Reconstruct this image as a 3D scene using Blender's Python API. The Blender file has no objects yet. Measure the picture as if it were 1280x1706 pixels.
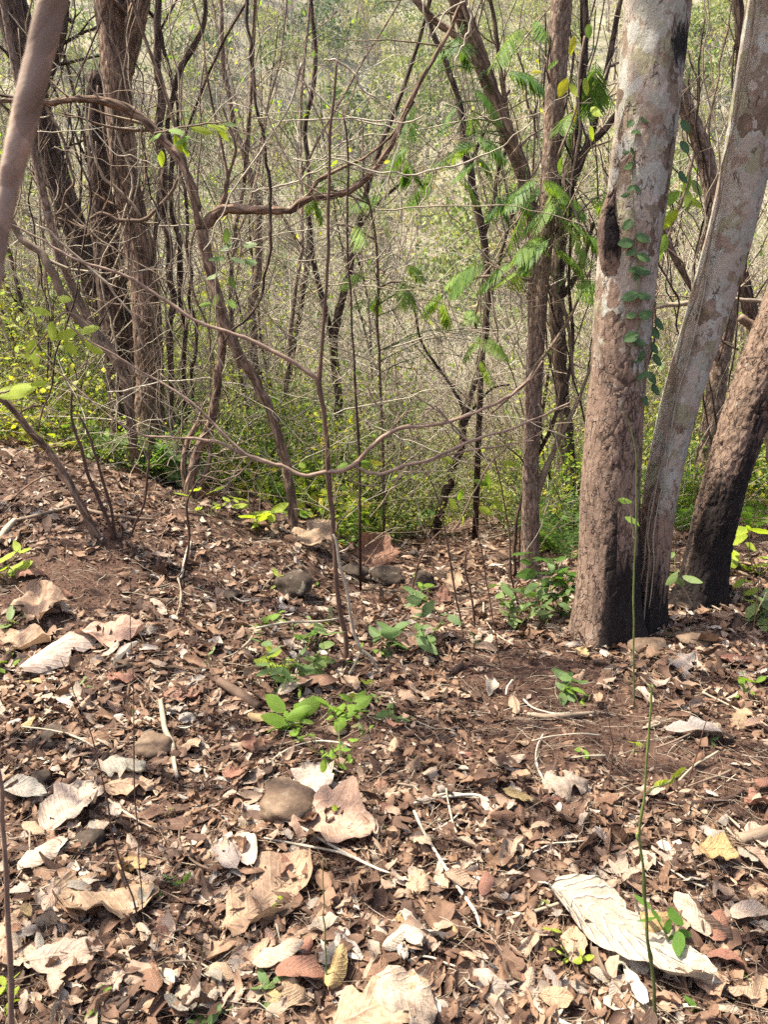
import bpy, math
import numpy as np

R = math.radians
SC = bpy.context.scene
COL = SC.collection
rng = np.random.default_rng(7)

# ------------------------------------------------------------------ camera
CAM = np.array([0.0, 0.0, 1.5])
PITCH = R(15.0)
FPX = 1289.0
cam_d = bpy.data.cameras.new("camera")
cam = bpy.data.objects.new("camera", cam_d)
COL.objects.link(cam)
cam.location = CAM
cam.rotation_euler = (R(90) - PITCH, 0, 0)
cam_d.sensor_fit = 'VERTICAL'
cam_d.sensor_height = 24.0
cam_d.lens = 24.0 * FPX / 1706.0
cam_d.clip_start = 0.05
cam_d.clip_end = 1000
cam_d.dof.use_dof = True
cam_d.dof.focus_distance = 3.4
cam_d.dof.aperture_fstop = cam_d.lens / 2.6
SC.camera = cam

# ------------------------------------------------------------------ sky and sun
SUN_DIR = np.array([-0.46, 0.06, 0.89])
SUN_DIR /= np.linalg.norm(SUN_DIR)
W = bpy.data.worlds.new("World")
SC.world = W
W.use_nodes = True
wt = W.node_tree
sky = wt.nodes.new('ShaderNodeTexSky')
sky.sky_type = 'NISHITA'
sky.sun_disc = False
sky.sun_elevation = math.asin(SUN_DIR[2])
sky.sun_rotation = math.atan2(SUN_DIR[0], SUN_DIR[1])
sky.air_density = 1.0
sky.dust_density = 4.0
bg = wt.nodes['Background']
bg.inputs['Strength'].default_value = 0.15
wt.links.new(sky.outputs[0], bg.inputs[0])
sun_d = bpy.data.lights.new("sun", 'SUN')
sun = bpy.data.objects.new("sun", sun_d)
COL.objects.link(sun)
sun_d.energy = 5.0
sun_d.angle = R(0.53)
sun_d.color = (1.0, 0.97, 0.85)
from mathutils import Vector
sun.rotation_euler = Vector(SUN_DIR).to_track_quat('Z', 'Y').to_euler()
sun.location = (0, 0, 30)

SC.render.engine = 'CYCLES'
SC.view_settings.view_transform = 'Standard'
SC.view_settings.look = 'None'
SC.view_settings.gamma = 1
SC.view_settings.use_curve_mapping = False
SC.view_settings.exposure = 1.48
SC.cycles.max_bounces = 6
SC.cycles.diffuse_bounces = 3
SC.cycles.glossy_bounces = 2
SC.cycles.transmission_bounces = 4
SC.cycles.use_denoising = False
SC.cycles.sample_clamp_indirect = 4

# ------------------------------------------------------------------ noise helpers
def _hash(ix, iy, iz, s):
    h = (ix.astype(np.int64) * 374761393 + iy.astype(np.int64) * 668265263 + iz.astype(np.int64) * 2147483647 + s * 974634777) & 0xFFFFFFFF
    h = ((h ^ (h >> 13)) * 1274126177) & 0xFFFFFFFF
    h = ((h ^ (h >> 16)) * 2246822519) & 0xFFFFFFFF
    return ((h ^ (h >> 15)) & 0xFFFFFF) / float(0xFFFFFF)

def vnoise(x, y, z=None, s=0):
    x = np.asarray(x, float); y = np.asarray(y, float)
    z = np.zeros_like(x) if z is None else np.asarray(z, float)
    ix, iy, iz = np.floor(x), np.floor(y), np.floor(z)
    fx, fy, fz = x - ix, y - iy, z - iz
    fx, fy, fz = [f * f * (3 - 2 * f) for f in (fx, fy, fz)]
    out = 0
    for a in (0, 1):
        for b in (0, 1):
            for c in (0, 1):
                w = (fx if a else 1 - fx) * (fy if b else 1 - fy) * (fz if c else 1 - fz)
                out = out + w * _hash(ix + a, iy + b, iz + c, s)
    return out * 2 - 1

def fbm(x, y, z=None, s=0, o=4):
    t, a, f = 0, 1.0, 1.0
    for k in range(o):
        t = t + a * vnoise(x * f, y * f, None if z is None else z * f, s + k * 17)
        a *= 0.5; f *= 2.03
    return t

def worley(x, y, z, s=0):
    ix, iy, iz = np.floor(x), np.floor(y), np.floor(z)
    f1 = np.full(x.shape, 9.0); f2 = np.full(x.shape, 9.0); idv = np.zeros(x.shape)
    for a in (-1, 0, 1):
        for b in (-1, 0, 1):
            for c in (-1, 0, 1):
                jx, jy, jz = ix + a, iy + b, iz + c
                dx = jx + _hash(jx, jy, jz, s) - x
                dy = jy + _hash(jx, jy, jz, s + 1) - y
                dz = jz + _hash(jx, jy, jz, s + 2) - z
                d = np.sqrt(dx * dx + dy * dy + dz * dz)
                m = d < f1
                f2 = np.where(m, f1, np.minimum(f2, d))
                idv = np.where(m, _hash(jx, jy, jz, s + 3), idv)
                f1 = np.where(m, d, f1)
    return f1, f2, idv

def sstep(x, a, b):
    t = np.clip((np.asarray(x, float) - a) / (b - a), 0, 1)
    return t * t * (3 - 2 * t)

# ------------------------------------------------------------------ terrain
_PY = np.array([-200, -50, 0, 3, 4.2, 5.5, 7, 9, 12, 18, 25, 33, 45, 80, 130, 200, 320], float)
_PZ = np.array([40, 11, 0, 0, -.12, -.40, -.74, -1.24, -1.95, -3.85, -5.8, -6.4, -1.5, 16, 47, 92, 165], float)
_fy = np.linspace(-200, 320, 5201)
_fz = np.interp(_fy, _PY, _PZ)
_k = np.ones(9) / 9
_fz[40:-40] = np.convolve(np.convolve(_fz, _k, 'same'), _k, 'same')[40:-40]

def gh(x, y, fine=True):
    x = np.asarray(x, float); y = np.asarray(y, float)
    z = np.interp(y, _fy, _fz)
    s = sstep(y, 1.2, 6.0)
    xl = np.maximum(0, -x - 0.15); xl = 9 * (1 - np.exp(-xl / 9))
    xr = np.maximum(0, x - 1.05); xr = 9 * (1 - np.exp(-xr / 9))
    z = z + s * (0.30 * xl + 0.18 * xr)
    z = z + sstep(y, 3.4, 5.0) * (0.20 * sstep(-x, 0.0, 0.75) + 0.10 * sstep(x, 1.0, 1.7)) * (1 - sstep(y, 14, 22))
    z = z + 0.05 * fbm(x * 1.3 + 3, y * 1.3, s=5, o=2) * sstep(np.hypot(x, y), 0, 1.5)
    far = sstep(y, 35, 70)
    z = z + far * 3.0 * fbm(x * 0.04, y * 0.04, s=9, o=3)
    if fine:
        near = 1 - sstep(np.hypot(x, y - 3), 9, 14)
        z = z + near * (0.018 * fbm(x * 5, y * 5, s=2, o=3) + 0.006 * fbm(x * 26, y * 26, s=3, o=2))
    return z

def gnormal(x, y, e=0.06):
    dx = (gh(x + e, y) - gh(x - e, y)) / (2 * e)
    dy = (gh(x, y + e) - gh(x, y - e)) / (2 * e)
    n = np.stack([-dx, -dy, np.ones_like(dx)], -1)
    return n / np.linalg.norm(n, axis=-1, keepdims=True)

FWD = np.array([0, math.cos(PITCH), -math.sin(PITCH)])
UPV = np.array([0, math.sin(PITCH), math.cos(PITCH)])

def ray(px, py):
    return FWD + np.array([1, 0, 0]) * (px - 640) / FPX - UPV * (py - 853) / FPX

def at(px, py, y):                      # world point under a direction, at distance y ahead
    d = ray(px, py)
    return CAM + d * (y / d[1])

def onground(px, py):
    d = ray(px, py)
    t = np.linspace(0.8, 60, 6000)
    p = CAM[None] + d[None] * t[:, None]
    below = p[:, 2] < gh(p[:, 0], p[:, 1])
    i = np.argmax(below) if below.any() else len(t) - 1
    q = p[i].copy(); q[2] = gh(q[0], q[1])
    return q

def depth_of(p):
    return float(np.dot(p - CAM, FWD))

# ------------------------------------------------------------------ mesh builder
class MB:
    def __init__(self):
        self.v, self.q, self.t, self.a, self.u = [], [], [], [], []
        self.n = 0
        self.extra = {}
    def add(self, v, quads=None, tris=None, tint=0.5, uv=None):
        v = np.asarray(v, float).reshape(-1, 3)
        self.v.append(v)
        if quads is not None and len(quads): self.q.append(np.asarray(quads, np.int64).reshape(-1, 4) + self.n)
        if tris is not None and len(tris): self.t.append(np.asarray(tris, np.int64).reshape(-1, 3) + self.n)
        self.a.append(np.broadcast_to(np.asarray(tint, float), (len(v),)))
        self.u.append(np.zeros((len(v), 3)) if uv is None else np.asarray(uv, float).reshape(-1, 3))
        self.n += len(v)
    def ntri(self):
        return 2 * sum(len(q) for q in self.q) + sum(len(t) for t in self.t)
    def mesh(self, name, mat, origin=(0, 0, 0), smooth=True):
        V = np.concatenate(self.v) - np.asarray(origin, float)
        Q = np.concatenate(self.q) if self.q else np.zeros((0, 4), np.int64)
        T = np.concatenate(self.t) if self.t else np.zeros((0, 3), np.int64)
        me = bpy.data.meshes.new(name)
        me.vertices.add(len(V)); me.vertices.foreach_set('co', V.astype(np.float32).ravel())
        nl = len(Q) * 4 + len(T) * 3
        me.loops.add(nl)
        me.loops.foreach_set('vertex_index', np.concatenate([Q.ravel(), T.ravel()]).astype(np.int32))
        me.polygons.add(len(Q) + len(T))
        ls = np.concatenate([np.arange(len(Q)) * 4, len(Q) * 4 + np.arange(len(T)) * 3]).astype(np.int32)
        me.polygons.foreach_set('loop_start', ls)
        me.polygons.foreach_set('use_smooth', np.full(len(Q) + len(T), smooth))
        at_ = me.attributes.new('tint', 'FLOAT', 'POINT'); at_.data.foreach_set('value', np.concatenate(self.a).astype(np.float32))
        au = me.attributes.new('luv', 'FLOAT_VECTOR', 'POINT'); au.data.foreach_set('vector', np.concatenate(self.u).astype(np.float32).ravel())
        for k, arr in self.extra.items():
            ax = me.attributes.new(k, 'FLOAT', 'POINT'); ax.data.foreach_set('value', np.concatenate(arr).astype(np.float32))
        me.update(calc_edges=True)
        me.validate()
        me.materials.append(mat)
        return me
    def build(self, name, mat, parent=None, smooth=True):
        org = parent.matrix_basis.translation if parent is not None else (0, 0, 0)
        if parent is not None and parent.parent is not None:
            org = np.array(org) + np.array(parent.parent.matrix_basis.translation)
        o = bpy.data.objects.new(name, self.mesh(name, mat, np.array(org), smooth))
        COL.objects.link(o)
        if parent is not None: o.parent = parent
        return o

def tag(o, label=None, cat=None, group=None, kind=None):
    if label: o['label'] = label
    if cat: o['category'] = cat
    if group: o['group'] = group
    if kind: o['kind'] = kind
    return o

def empty(name, loc, label, cat, group=None):
    o = bpy.data.objects.new(name, None)
    o.empty_display_size = 0.1
    COL.objects.link(o)
    o.location = [float(c) for c in loc]
    return tag(o, label, cat, group)

def place(name, me, loc, rot=(0, 0, 0), s=1.0, parent=None):
    o = bpy.data.objects.new(name, me)
    COL.objects.link(o)
    if parent is not None: o.parent = parent
    o.location = [float(c) for c in loc]
    if hasattr(rot, 'to_euler'): o.rotation_euler = rot.to_euler()
    else: o.rotation_euler = [float(c) for c in rot]
    o.scale = (s, s, s) if np.isscalar(s) else [float(c) for c in s]
    return o

def copy_tree(o, parent=None):
    c = o.copy(); COL.objects.link(c)
    if parent is not None: c.parent = parent
    for ch in list(o.children): copy_tree(ch, c)
    return c

def catmull(P, n):
    P = np.asarray(P, float)
    if len(P) == 2:
        t = np.linspace(0, 1, n)[:, None]
        return P[0] * (1 - t) + P[1] * t
    X = np.vstack([2 * P[0] - P[1], P, 2 * P[-1] - P[-2]])
    seg = np.linalg.norm(np.diff(P[:, :3], axis=0), axis=1); cum = np.concatenate([[0], np.cumsum(seg)])
    s = np.linspace(0, cum[-1], n)
    i = np.clip(np.searchsorted(cum, s, side='right') - 1, 0, len(P) - 2)
    t = ((s - cum[i]) / np.maximum(seg[i], 1e-9))[:, None]
    a, b, c, d = X[i], X[i + 1], X[i + 2], X[i + 3]
    return 0.5 * ((2 * b) + (-a + c) * t + (2 * a - 5 * b + 4 * c - d) * t ** 2 + (-a + 3 * b - 3 * c + d) * t ** 3)

def frames(P):
    T = np.gradient(P, axis=0); T /= np.maximum(np.linalg.norm(T, axis=1, keepdims=True), 1e-9)
    ref = np.array([0, -1.0, 0]) if abs(T[0][1]) < 0.8 else np.array([1.0, 0, 0])
    N = np.zeros_like(P)
    n = ref - T[0] * ref.dot(T[0]); n /= np.linalg.norm(n)
    for i in range(len(P)):
        n = n - T[i] * n.dot(T[i]); n = n / max(np.linalg.norm(n), 1e-9)
        N[i] = n
    B = np.cross(T, N)
    return T, N, B

def tube(mb, P, rad, k=5, tint=0.5, cap=True):
    P = np.asarray(P, float); n = len(P)
    rad = np.broadcast_to(np.asarray(rad, float), (n,))
    T, N, B = frames(P)
    th = np.arange(k) * 2 * np.pi / k
    V = P[:, None] + rad[:, None, None] * (np.cos(th)[None, :, None] * N[:, None] + np.sin(th)[None, :, None] * B[:, None])
    i = np.arange(n - 1)[:, None] * k; j = np.arange(k)[None]
    j2 = (j + 1) % k
    q = np.stack([i + j, i + j2, i + k + j2, i + k + j], -1).reshape(-1, 4)
    ln = np.concatenate([[0], np.cumsum(np.linalg.norm(np.diff(P, axis=0), axis=1))])
    uv = np.stack([np.broadcast_to(np.cos(th) * rad.mean(), (n, k)), np.broadcast_to(np.sin(th) * rad.mean(), (n, k)), np.broadcast_to(ln[:, None], (n, k))], -1)
    tr = []
    if cap:
        for c in range(1, k - 1):
            tr.append([0, c + 1, c]); b = (n - 1) * k; tr.append([b, b + c, b + c + 1])
    mb.add(V, q, tr, tint, uv)

def wander(p, d, L, n, wob, grav=0.0, rg=None, up=0.0):
    rg = rg or rng
    P = np.zeros((n, 3)); P[0] = p
    d = np.asarray(d, float); d = d / np.linalg.norm(d)
    for i in range(1, n):
        d = d + rg.normal(0, wob, 3); d[2] += up - grav
        d /= np.linalg.norm(d)
        P[i] = P[i - 1] + d * L / (n - 1)
    return P

def perp_dir(t, ang, rg):
    r = rg.normal(0, 1, 3); r -= t * r.dot(t); r /= max(np.linalg.norm(r), 1e-6)
    return t * math.cos(ang) + r * math.sin(ang)

def twigs(mb, P, rad, count, Lr, rg, r0=0.35, levels=1, k=3, wob=0.18, tint=(0.3, 0.8), t0=0.15, up=0.03, tips=None, rmin=0.0012):
    """side twigs along a path, with their own side twigs"""
    n = len(P)
    T = np.gradient(P, axis=0); T /= np.maximum(np.linalg.norm(T, axis=1, keepdims=True), 1e-9)
    rad = np.broadcast_to(np.asarray(rad, float), (n,))
    for _ in range(count):
        t = rg.uniform(t0, 1.0); i = min(int(t * (n - 1)), n - 2)
        f = t * (n - 1) - i
        p = P[i] * (1 - f) + P[i + 1] * f
        L = rg.uniform(*Lr) * (1.15 - 0.6 * t)
        d = perp_dir(T[i], rg.uniform(0.5, 1.1), rg)
        m = 6 if L > 0.25 else 4
        Q = wander(p, d, L, m, wob, 0, rg, up)
        r = max(rad[i] * r0, rmin) * rg.uniform(0.7, 1.1)
        rr = np.linspace(r, max(r * 0.35, rmin * 0.7), m)
        tube(mb, Q, rr, k, rg.uniform(*tint), cap=False)
        if tips is not None: tips.append((Q[-1], Q[-1] - Q[-2])); tips.append((Q[m // 2], Q[m // 2] - Q[m // 2 - 1]))
        if levels > 1:
            twigs(mb, Q, rr, max(1, int(rg.integers(1, 4))), (L * 0.3, L * 0.6), rg, 0.6, levels - 1, 3, wob, tint, 0.2, up, tips, rmin)

# ------------------------------------------------------------------ leaves
def leaf_block(mb, pos, normal, yaw, L, Wd, rg, rows=5, cols=4, roll=0.6, bend=0.4, crump=0.06, jag=0.2, pw=(0.75, 1.0), tint=None, fold=0.0, tiltsd=0.3, direction=None, origin_mid=True, lobes=0):
    """N leaves in one go; pos (N,3), normal (N,3) of what they lie on, yaw (N,), L and Wd (N,)"""
    pos = np.asarray(pos, float).reshape(-1, 3); N = len(pos)
    L = np.broadcast_to(L, (N,)).astype(float); Wd = np.broadcast_to(Wd, (N,)).astype(float)
    t = np.linspace(0, 1, rows)[None, :, None]
    s = np.linspace(-1, 1, cols)[None, None, :]
    a = rg.uniform(*pw, N)[:, None, None]
    w = np.sin(np.pi * np.clip(0.02 + 0.96 * t, 0, 1) ** a) ** rg.uniform(0.55, 0.9, N)[:, None, None]
    w = np.maximum(w, 0.03)
    jg = rg.normal(0, 1, (N, rows, cols)) * np.abs(s)
    w = w * (1 + jag * jg * (rows > 3)) * np.ones_like(s)
    if lobes: w = w * (1 + 0.22 * np.sin(t * np.pi * 2 * lobes) * np.abs(s))
    x = s * w * Wd[:, None, None] * 0.5
    kr = (rg.normal(0, 1, N) * roll)[:, None, None]
    kr = np.where(np.abs(kr) < 0.02, 0.02, kr)
    half = Wd[:, None, None] * 0.5
    kk = kr * (1 + 0.5 * rg.normal(0, 1, (N, 1, 1)) * (t - 0.5)) / half
    xx = np.sin(kk * x) / kk
    zz = (1 - np.cos(kk * x)) / kk
    fo = (rg.normal(0, 1, N) * fold)[:, None, None]
    zz = zz + np.abs(x) * fo
    b = (rg.normal(0, 1, N) * bend)[:, None, None]
    b = np.where(np.abs(b) < 0.02, 0.02, b)
    Lc = L[:, None, None]
    th = b * (t - 0.5)
    yy = np.sin(th) / b * Lc + 0 * s
    z2 = (1 - np.cos(th)) / b * Lc + 0 * s
    yl = yy - zz * np.sin(th)
    zl = z2 + zz * np.cos(th)
    cr = rg.normal(0, 1, (N, rows, cols)) * crump * np.minimum(L, Wd * 1.5)[:, None, None]
    zl = zl + cr
    xx = xx + 0.5 * np.roll(cr, 1, 1)
    if not origin_mid: yl = yl + Lc * 0.5
    loc = np.stack([np.broadcast_to(xx, zl.shape), np.broadcast_to(yl, zl.shape), zl], -1)
    # basis
    nz = np.broadcast_to(np.asarray(normal, float).reshape(-1, 3), (N, 3)) + rg.normal(0, tiltsd, (N, 3))
    nz = nz / np.linalg.norm(nz, axis=1, keepdims=True)
    if direction is None:
        h = np.stack([np.cos(yaw), np.sin(yaw), np.zeros(N)], -1)
    else:
        h = np.asarray(direction, float).reshape(-1, 3) + rg.normal(0, 1e-4, (N, 3))
    if direction is None:
        yv = h - nz * (h * nz).sum(1, keepdims=True); yv /= np.linalg.norm(yv, axis=1, keepdims=True)
    else:
        yv = h / np.linalg.norm(h, axis=1, keepdims=True)
        nz = nz - yv * (nz * yv).sum(1, keepdims=True); nz /= np.maximum(np.linalg.norm(nz, axis=1, keepdims=True), 1e-6)
    xv = np.cross(yv, nz)
    V = pos[:, None, None] + loc[..., 0:1] * xv[:, None, None] + loc[..., 1:2] * yv[:, None, None] + loc[..., 2:3] * nz[:, None, None]
    i = (np.arange(rows - 1)[:, None] * cols + np.arange(cols - 1)[None]).ravel()
    q = np.stack([i, i + 1, i + cols + 1, i + cols], -1)
    q = (q[None] + (np.arange(N) * rows * cols)[:, None, None]).reshape(-1, 4)
    if tint is None: tint = rg.uniform(0, 1, N)
    tn = np.repeat(np.broadcast_to(tint, (N,)), rows * cols)
    uv = np.stack([np.broadcast_to(s, zl.shape), np.broadcast_to(t, zl.shape), np.broadcast_to(L[:, None, None], zl.shape)], -1)
    mb.add(V.reshape(-1, 3), q, None, tn, uv.reshape(-1, 3))

# ------------------------------------------------------------------ materials
class NT:
    def __init__(self, name):
        self.m = bpy.data.materials.new(name); self.m.use_nodes = True
        self.t = self.m.node_tree; self.t.nodes.clear()
        self.out = self.n('ShaderNodeOutputMaterial')
    def n(self, typ, **kw):
        nd = self.t.nodes.new(typ)
        for k, v in kw.items(): setattr(nd, k, v)
        return nd
    def l(self, a, b): self.t.links.new(a, b)
    def attr(self, name): return self.n('ShaderNodeAttribute', attribute_name=name)
    def coords(self, scale=(1, 1, 1), kind='Object'):
        tc = self.n('ShaderNodeTexCoord'); mp = self.n('ShaderNodeMapping')
        mp.inputs['Scale'].default_value = scale
        self.l(tc.outputs[kind], mp.inputs[0]); return mp.outputs[0]
    def along(self, scale=(1, 1, 1)):
        mp = self.n('ShaderNodeMapping'); mp.inputs['Scale'].default_value = scale
        self.l(self.attr('luv').outputs['Vector'], mp.inputs[0]); return mp.outputs[0]
    def noise(self, vec, scale, detail=4, rough=0.6, dist=0.0):
        nd = self.n('ShaderNodeTexNoise'); nd.inputs['Scale'].default_value = scale
        nd.inputs['Detail'].default_value = detail; nd.inputs['Roughness'].default_value = rough
        nd.inputs['Distortion'].default_value = dist
        self.l(vec, nd.inputs['Vector']); return nd.outputs['Fac']
    def voro(self, vec, scale, feature='F1', out='Distance'):
        nd = self.n('ShaderNodeTexVoronoi', feature=feature); nd.inputs['Scale'].default_value = scale
        self.l(vec, nd.inputs['Vector']); return nd.outputs[out]
    def ramp(self, fac, stops, interp='LINEAR'):
        nd = self.n('ShaderNodeValToRGB'); cr = nd.color_ramp; cr.interpolation = interp
        while len(cr.elements) < len(stops): cr.elements.new(0.5)
        for e, (p, c) in zip(cr.elements, stops):
            e.position = p; e.color = (*c, 1) if len(c) == 3 else c
        self.l(fac, nd.inputs[0]); return nd.outputs[0]
    def math(self, op, a, b=None, c=None, clamp=False):
        nd = self.n('ShaderNodeMath', operation=op, use_clamp=clamp)
        for i, v in enumerate((a, b, c)):
            if v is None: continue
            if isinstance(v, (int, float)): nd.inputs[i].default_value = v
            else: self.l(v, nd.inputs[i])
        return nd.outputs[0]
    def mix(self, fac, a, b, blend='MIX'):
        nd = self.n('ShaderNodeMix', data_type='RGBA', blend_type=blend)
        for sock, v in ((0, fac), (6, a), (7, b)):
            if isinstance(v, (int, float)): nd.inputs[sock].default_value = v
            elif isinstance(v, tuple): nd.inputs[sock].default_value = (*v, 1)
            else: self.l(v, nd.inputs[sock])
        return nd.outputs[2]
    def bump(self, h, strength=0.5, dist=0.01):
        nd = self.n('ShaderNodeBump'); nd.inputs['Strength'].default_value = strength
        nd.inputs['Distance'].default_value = dist; self.l(h, nd.inputs['Height']); return nd.outputs[0]
    def finish(self, color, rough=0.85, normal=None, trans=0.0, spec=0.25, tcol=None):
        p = self.n('ShaderNodeBsdfPrincipled'); p.inputs['Specular IOR Level'].default_value = spec
        if isinstance(color, tuple): p.inputs['Base Color'].default_value = (*color, 1)
        else: self.l(color, p.inputs['Base Color'])
        if isinstance(rough, (int, float)): p.inputs['Roughness'].default_value = rough
        else: self.l(rough, p.inputs['Roughness'])
        if normal is not None: self.l(normal, p.inputs['Normal'])
        res = p.outputs[0]
        if trans > 0:
            tb = self.n('ShaderNodeBsdfTranslucent'); self.l(tcol if tcol is not None else color, tb.inputs[0])
            mx = self.n('ShaderNodeMixShader'); mx.inputs[0].default_value = trans
            self.l(res, mx.inputs[1]); self.l(tb.outputs[0], mx.inputs[2]); res = mx.outputs[0]
        self.l(res, self.out.inputs[0]); return self.m

def leaf_nodes(m, base):
    """faint midrib and side veins from the leaf's own coordinates"""
    a = m.attr('luv'); sp = m.n('ShaderNodeSeparateXYZ'); m.l(a.outputs['Vector'], sp.inputs[0])
    s, t = sp.outputs[0], sp.outputs[1]
    ab = m.math('ABSOLUTE', s)
    ph = m.math('SUBTRACT', t, m.math('MULTIPLY', ab, 0.28))
    sv = m.math('SINE', m.math('MULTIPLY', ph, 62.0))
    vein = m.math('POWER', m.math('MULTIPLY_ADD', sv, 0.5, 0.5), 6.0)
    mid = m.math('SUBTRACT', 1.0, m.math('MULTIPLY', ab, 14.0), clamp=True)
    return m.math('MAXIMUM', m.math('MULTIPLY', vein, 0.6), mid)

def mat_litter():
    m = NT('litter')
    tn = m.attr('tint').outputs['Fac']
    c = m.ramp(tn, [(0.0, (0.036, 0.018, 0.012)), (0.2, (0.092, 0.047, 0.029)), (0.4, (0.172, 0.094, 0.056)), (0.56, (0.262, 0.158, 0.098)),
                    (0.72, (0.335, 0.235, 0.165)), (0.86, (0.385, 0.30, 0.23)), (0.97, (0.42, 0.36, 0.30)), (1.0, (0.48, 0.43, 0.37))])
    v = m.coords((1, 1, 1))
    nz = m.noise(v, 45, 4)
    c = m.mix(1.0, c, m.ramp(nz, [(0.3, (0.62, 0.58, 0.55)), (0.6, (1.05, 1.03, 1.0))]), 'MULTIPLY')
    ve = leaf_nodes(m, c)
    c = m.mix(m.math('MULTIPLY', ve, 0.2), c, (0.42, 0.3, 0.19))
    h = m.math('ADD', m.math('MULTIPLY', ve, 0.5), nz)
    return m.finish(c, 0.72, m.bump(h, 0.5, 0.003), 0.16, 0.3)

def mat_deadleaf():
    m = NT('dead_leaf')
    oi = m.n('ShaderNodeObjectInfo')
    v = m.coords((1, 1, 1))
    tn = m.attr('tint').outputs['Fac']
    nz = m.noise(v, 22, 5, 0.65); n2 = m.noise(v, 7, 3, 0.6, 0.6); sp = m.noise(v, 120, 2)
    c = m.mix(1.0, oi.outputs['Color'], m.ramp(nz, [(0.28, (0.6, 0.54, 0.5)), (0.62, (1.06, 1.04, 1.02))]), 'MULTIPLY')
    c = m.mix(m.ramp(n2, [(0.52, (0, 0, 0)), (0.7, (0.55, 0.55, 0.55))]), c, (0.20, 0.105, 0.06))
    c = m.mix(m.ramp(sp, [(0.68, (0, 0, 0)), (0.74, (0.6, 0.6, 0.6))]), c, (0.09, 0.055, 0.035))
    ve = leaf_nodes(m, c)
    c = m.mix(m.math('MULTIPLY', ve, 0.28), c, (0.40, 0.28, 0.18))
    h = m.math('ADD', m.math('MULTIPLY', ve, 0.9), nz)
    return m.finish(c, 0.68, m.bump(h, 0.55, 0.004), 0.14, 0.32)

def mat_green(name, stops, trans=0.42, rough=0.6):
    m = NT(name)
    tn = m.attr('tint').outputs['Fac']
    c = m.ramp(tn, stops)
    v = m.coords((1, 1, 1)); nz = m.noise(v, 30, 3)
    c = m.mix(1.0, c, m.ramp(nz, [(0.3, (0.7, 0.72, 0.7)), (0.65, (1.1, 1.08, 1.05))]), 'MULTIPLY')
    ve = leaf_nodes(m, c)
    c2 = m.mix(m.math('MULTIPLY', ve, 0.25), c, (0.30, 0.36, 0.14))
    tc = m.mix(1.0, c2, (1.25, 1.3, 0.55), 'MULTIPLY')
    return m.finish(c2, rough, m.bump(m.math('ADD', ve, nz), 0.35, 0.002), trans, 0.25, tc)

def mat_bark(name, dark, mid, light, sc=1.0, zs=0.22, bumpd=0.012, lich=0.0, lichc=(0.36, 0.33, 0.29)):
    m = NT(name)
    v = m.along((1, 1, zs))
    nz = m.noise(v, 38 * sc, 6, 0.65, 0.6); n2 = m.noise(v, 9 * sc, 3)
    vr = m.voro(v, 30 * sc, 'DISTANCE_TO_EDGE')
    ck = m.ramp(vr, [(0.0, (0, 0, 0)), (0.16, (1, 1, 1))])
    c = m.ramp(nz, [(0.30, dark), (0.47, mid), (0.66, light)])
    fc = m.voro(m.along((1, 1, zs * 1.6)), 42 * sc, 'F1', 'Color'); fs = m.n('ShaderNodeSeparateColor'); m.l(fc, fs.inputs[0])
    c = m.mix(1.0, c, m.ramp(fs.outputs[0], [(0.1, (0.62, 0.6, 0.58)), (0.5, (1.0, 1.0, 1.0)), (0.9, (1.35, 1.33, 1.3))]), 'MULTIPLY')
    c = m.mix(1.0, c, m.ramp(n2, [(0.3, (0.65, 0.62, 0.6)), (0.7, (1.15, 1.12, 1.1))]), 'MULTIPLY')
    c = m.mix(m.math('MULTIPLY', m.math('SUBTRACT', 1.0, ck), 0.55), c, dark)
    c = m.mix(m.math('MULTIPLY', m.attr('crack').outputs['Fac'], 0.8), c, dark)
    if lich > 0:
        v2 = m.along((1, 1, 0.8)); ln = m.noise(v2, 14 * sc, 3, 0.55, 0.4)
        c = m.mix(m.ramp(ln, [(0.56, (0, 0, 0)), (0.6, (lich, lich, lich))]), c, lichc)
    h = m.math('ADD', m.math('MULTIPLY', ck, 0.7), nz)
    return m.finish(c, 0.9, m.bump(h, 0.8, bumpd), 0, 0.15)

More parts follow.
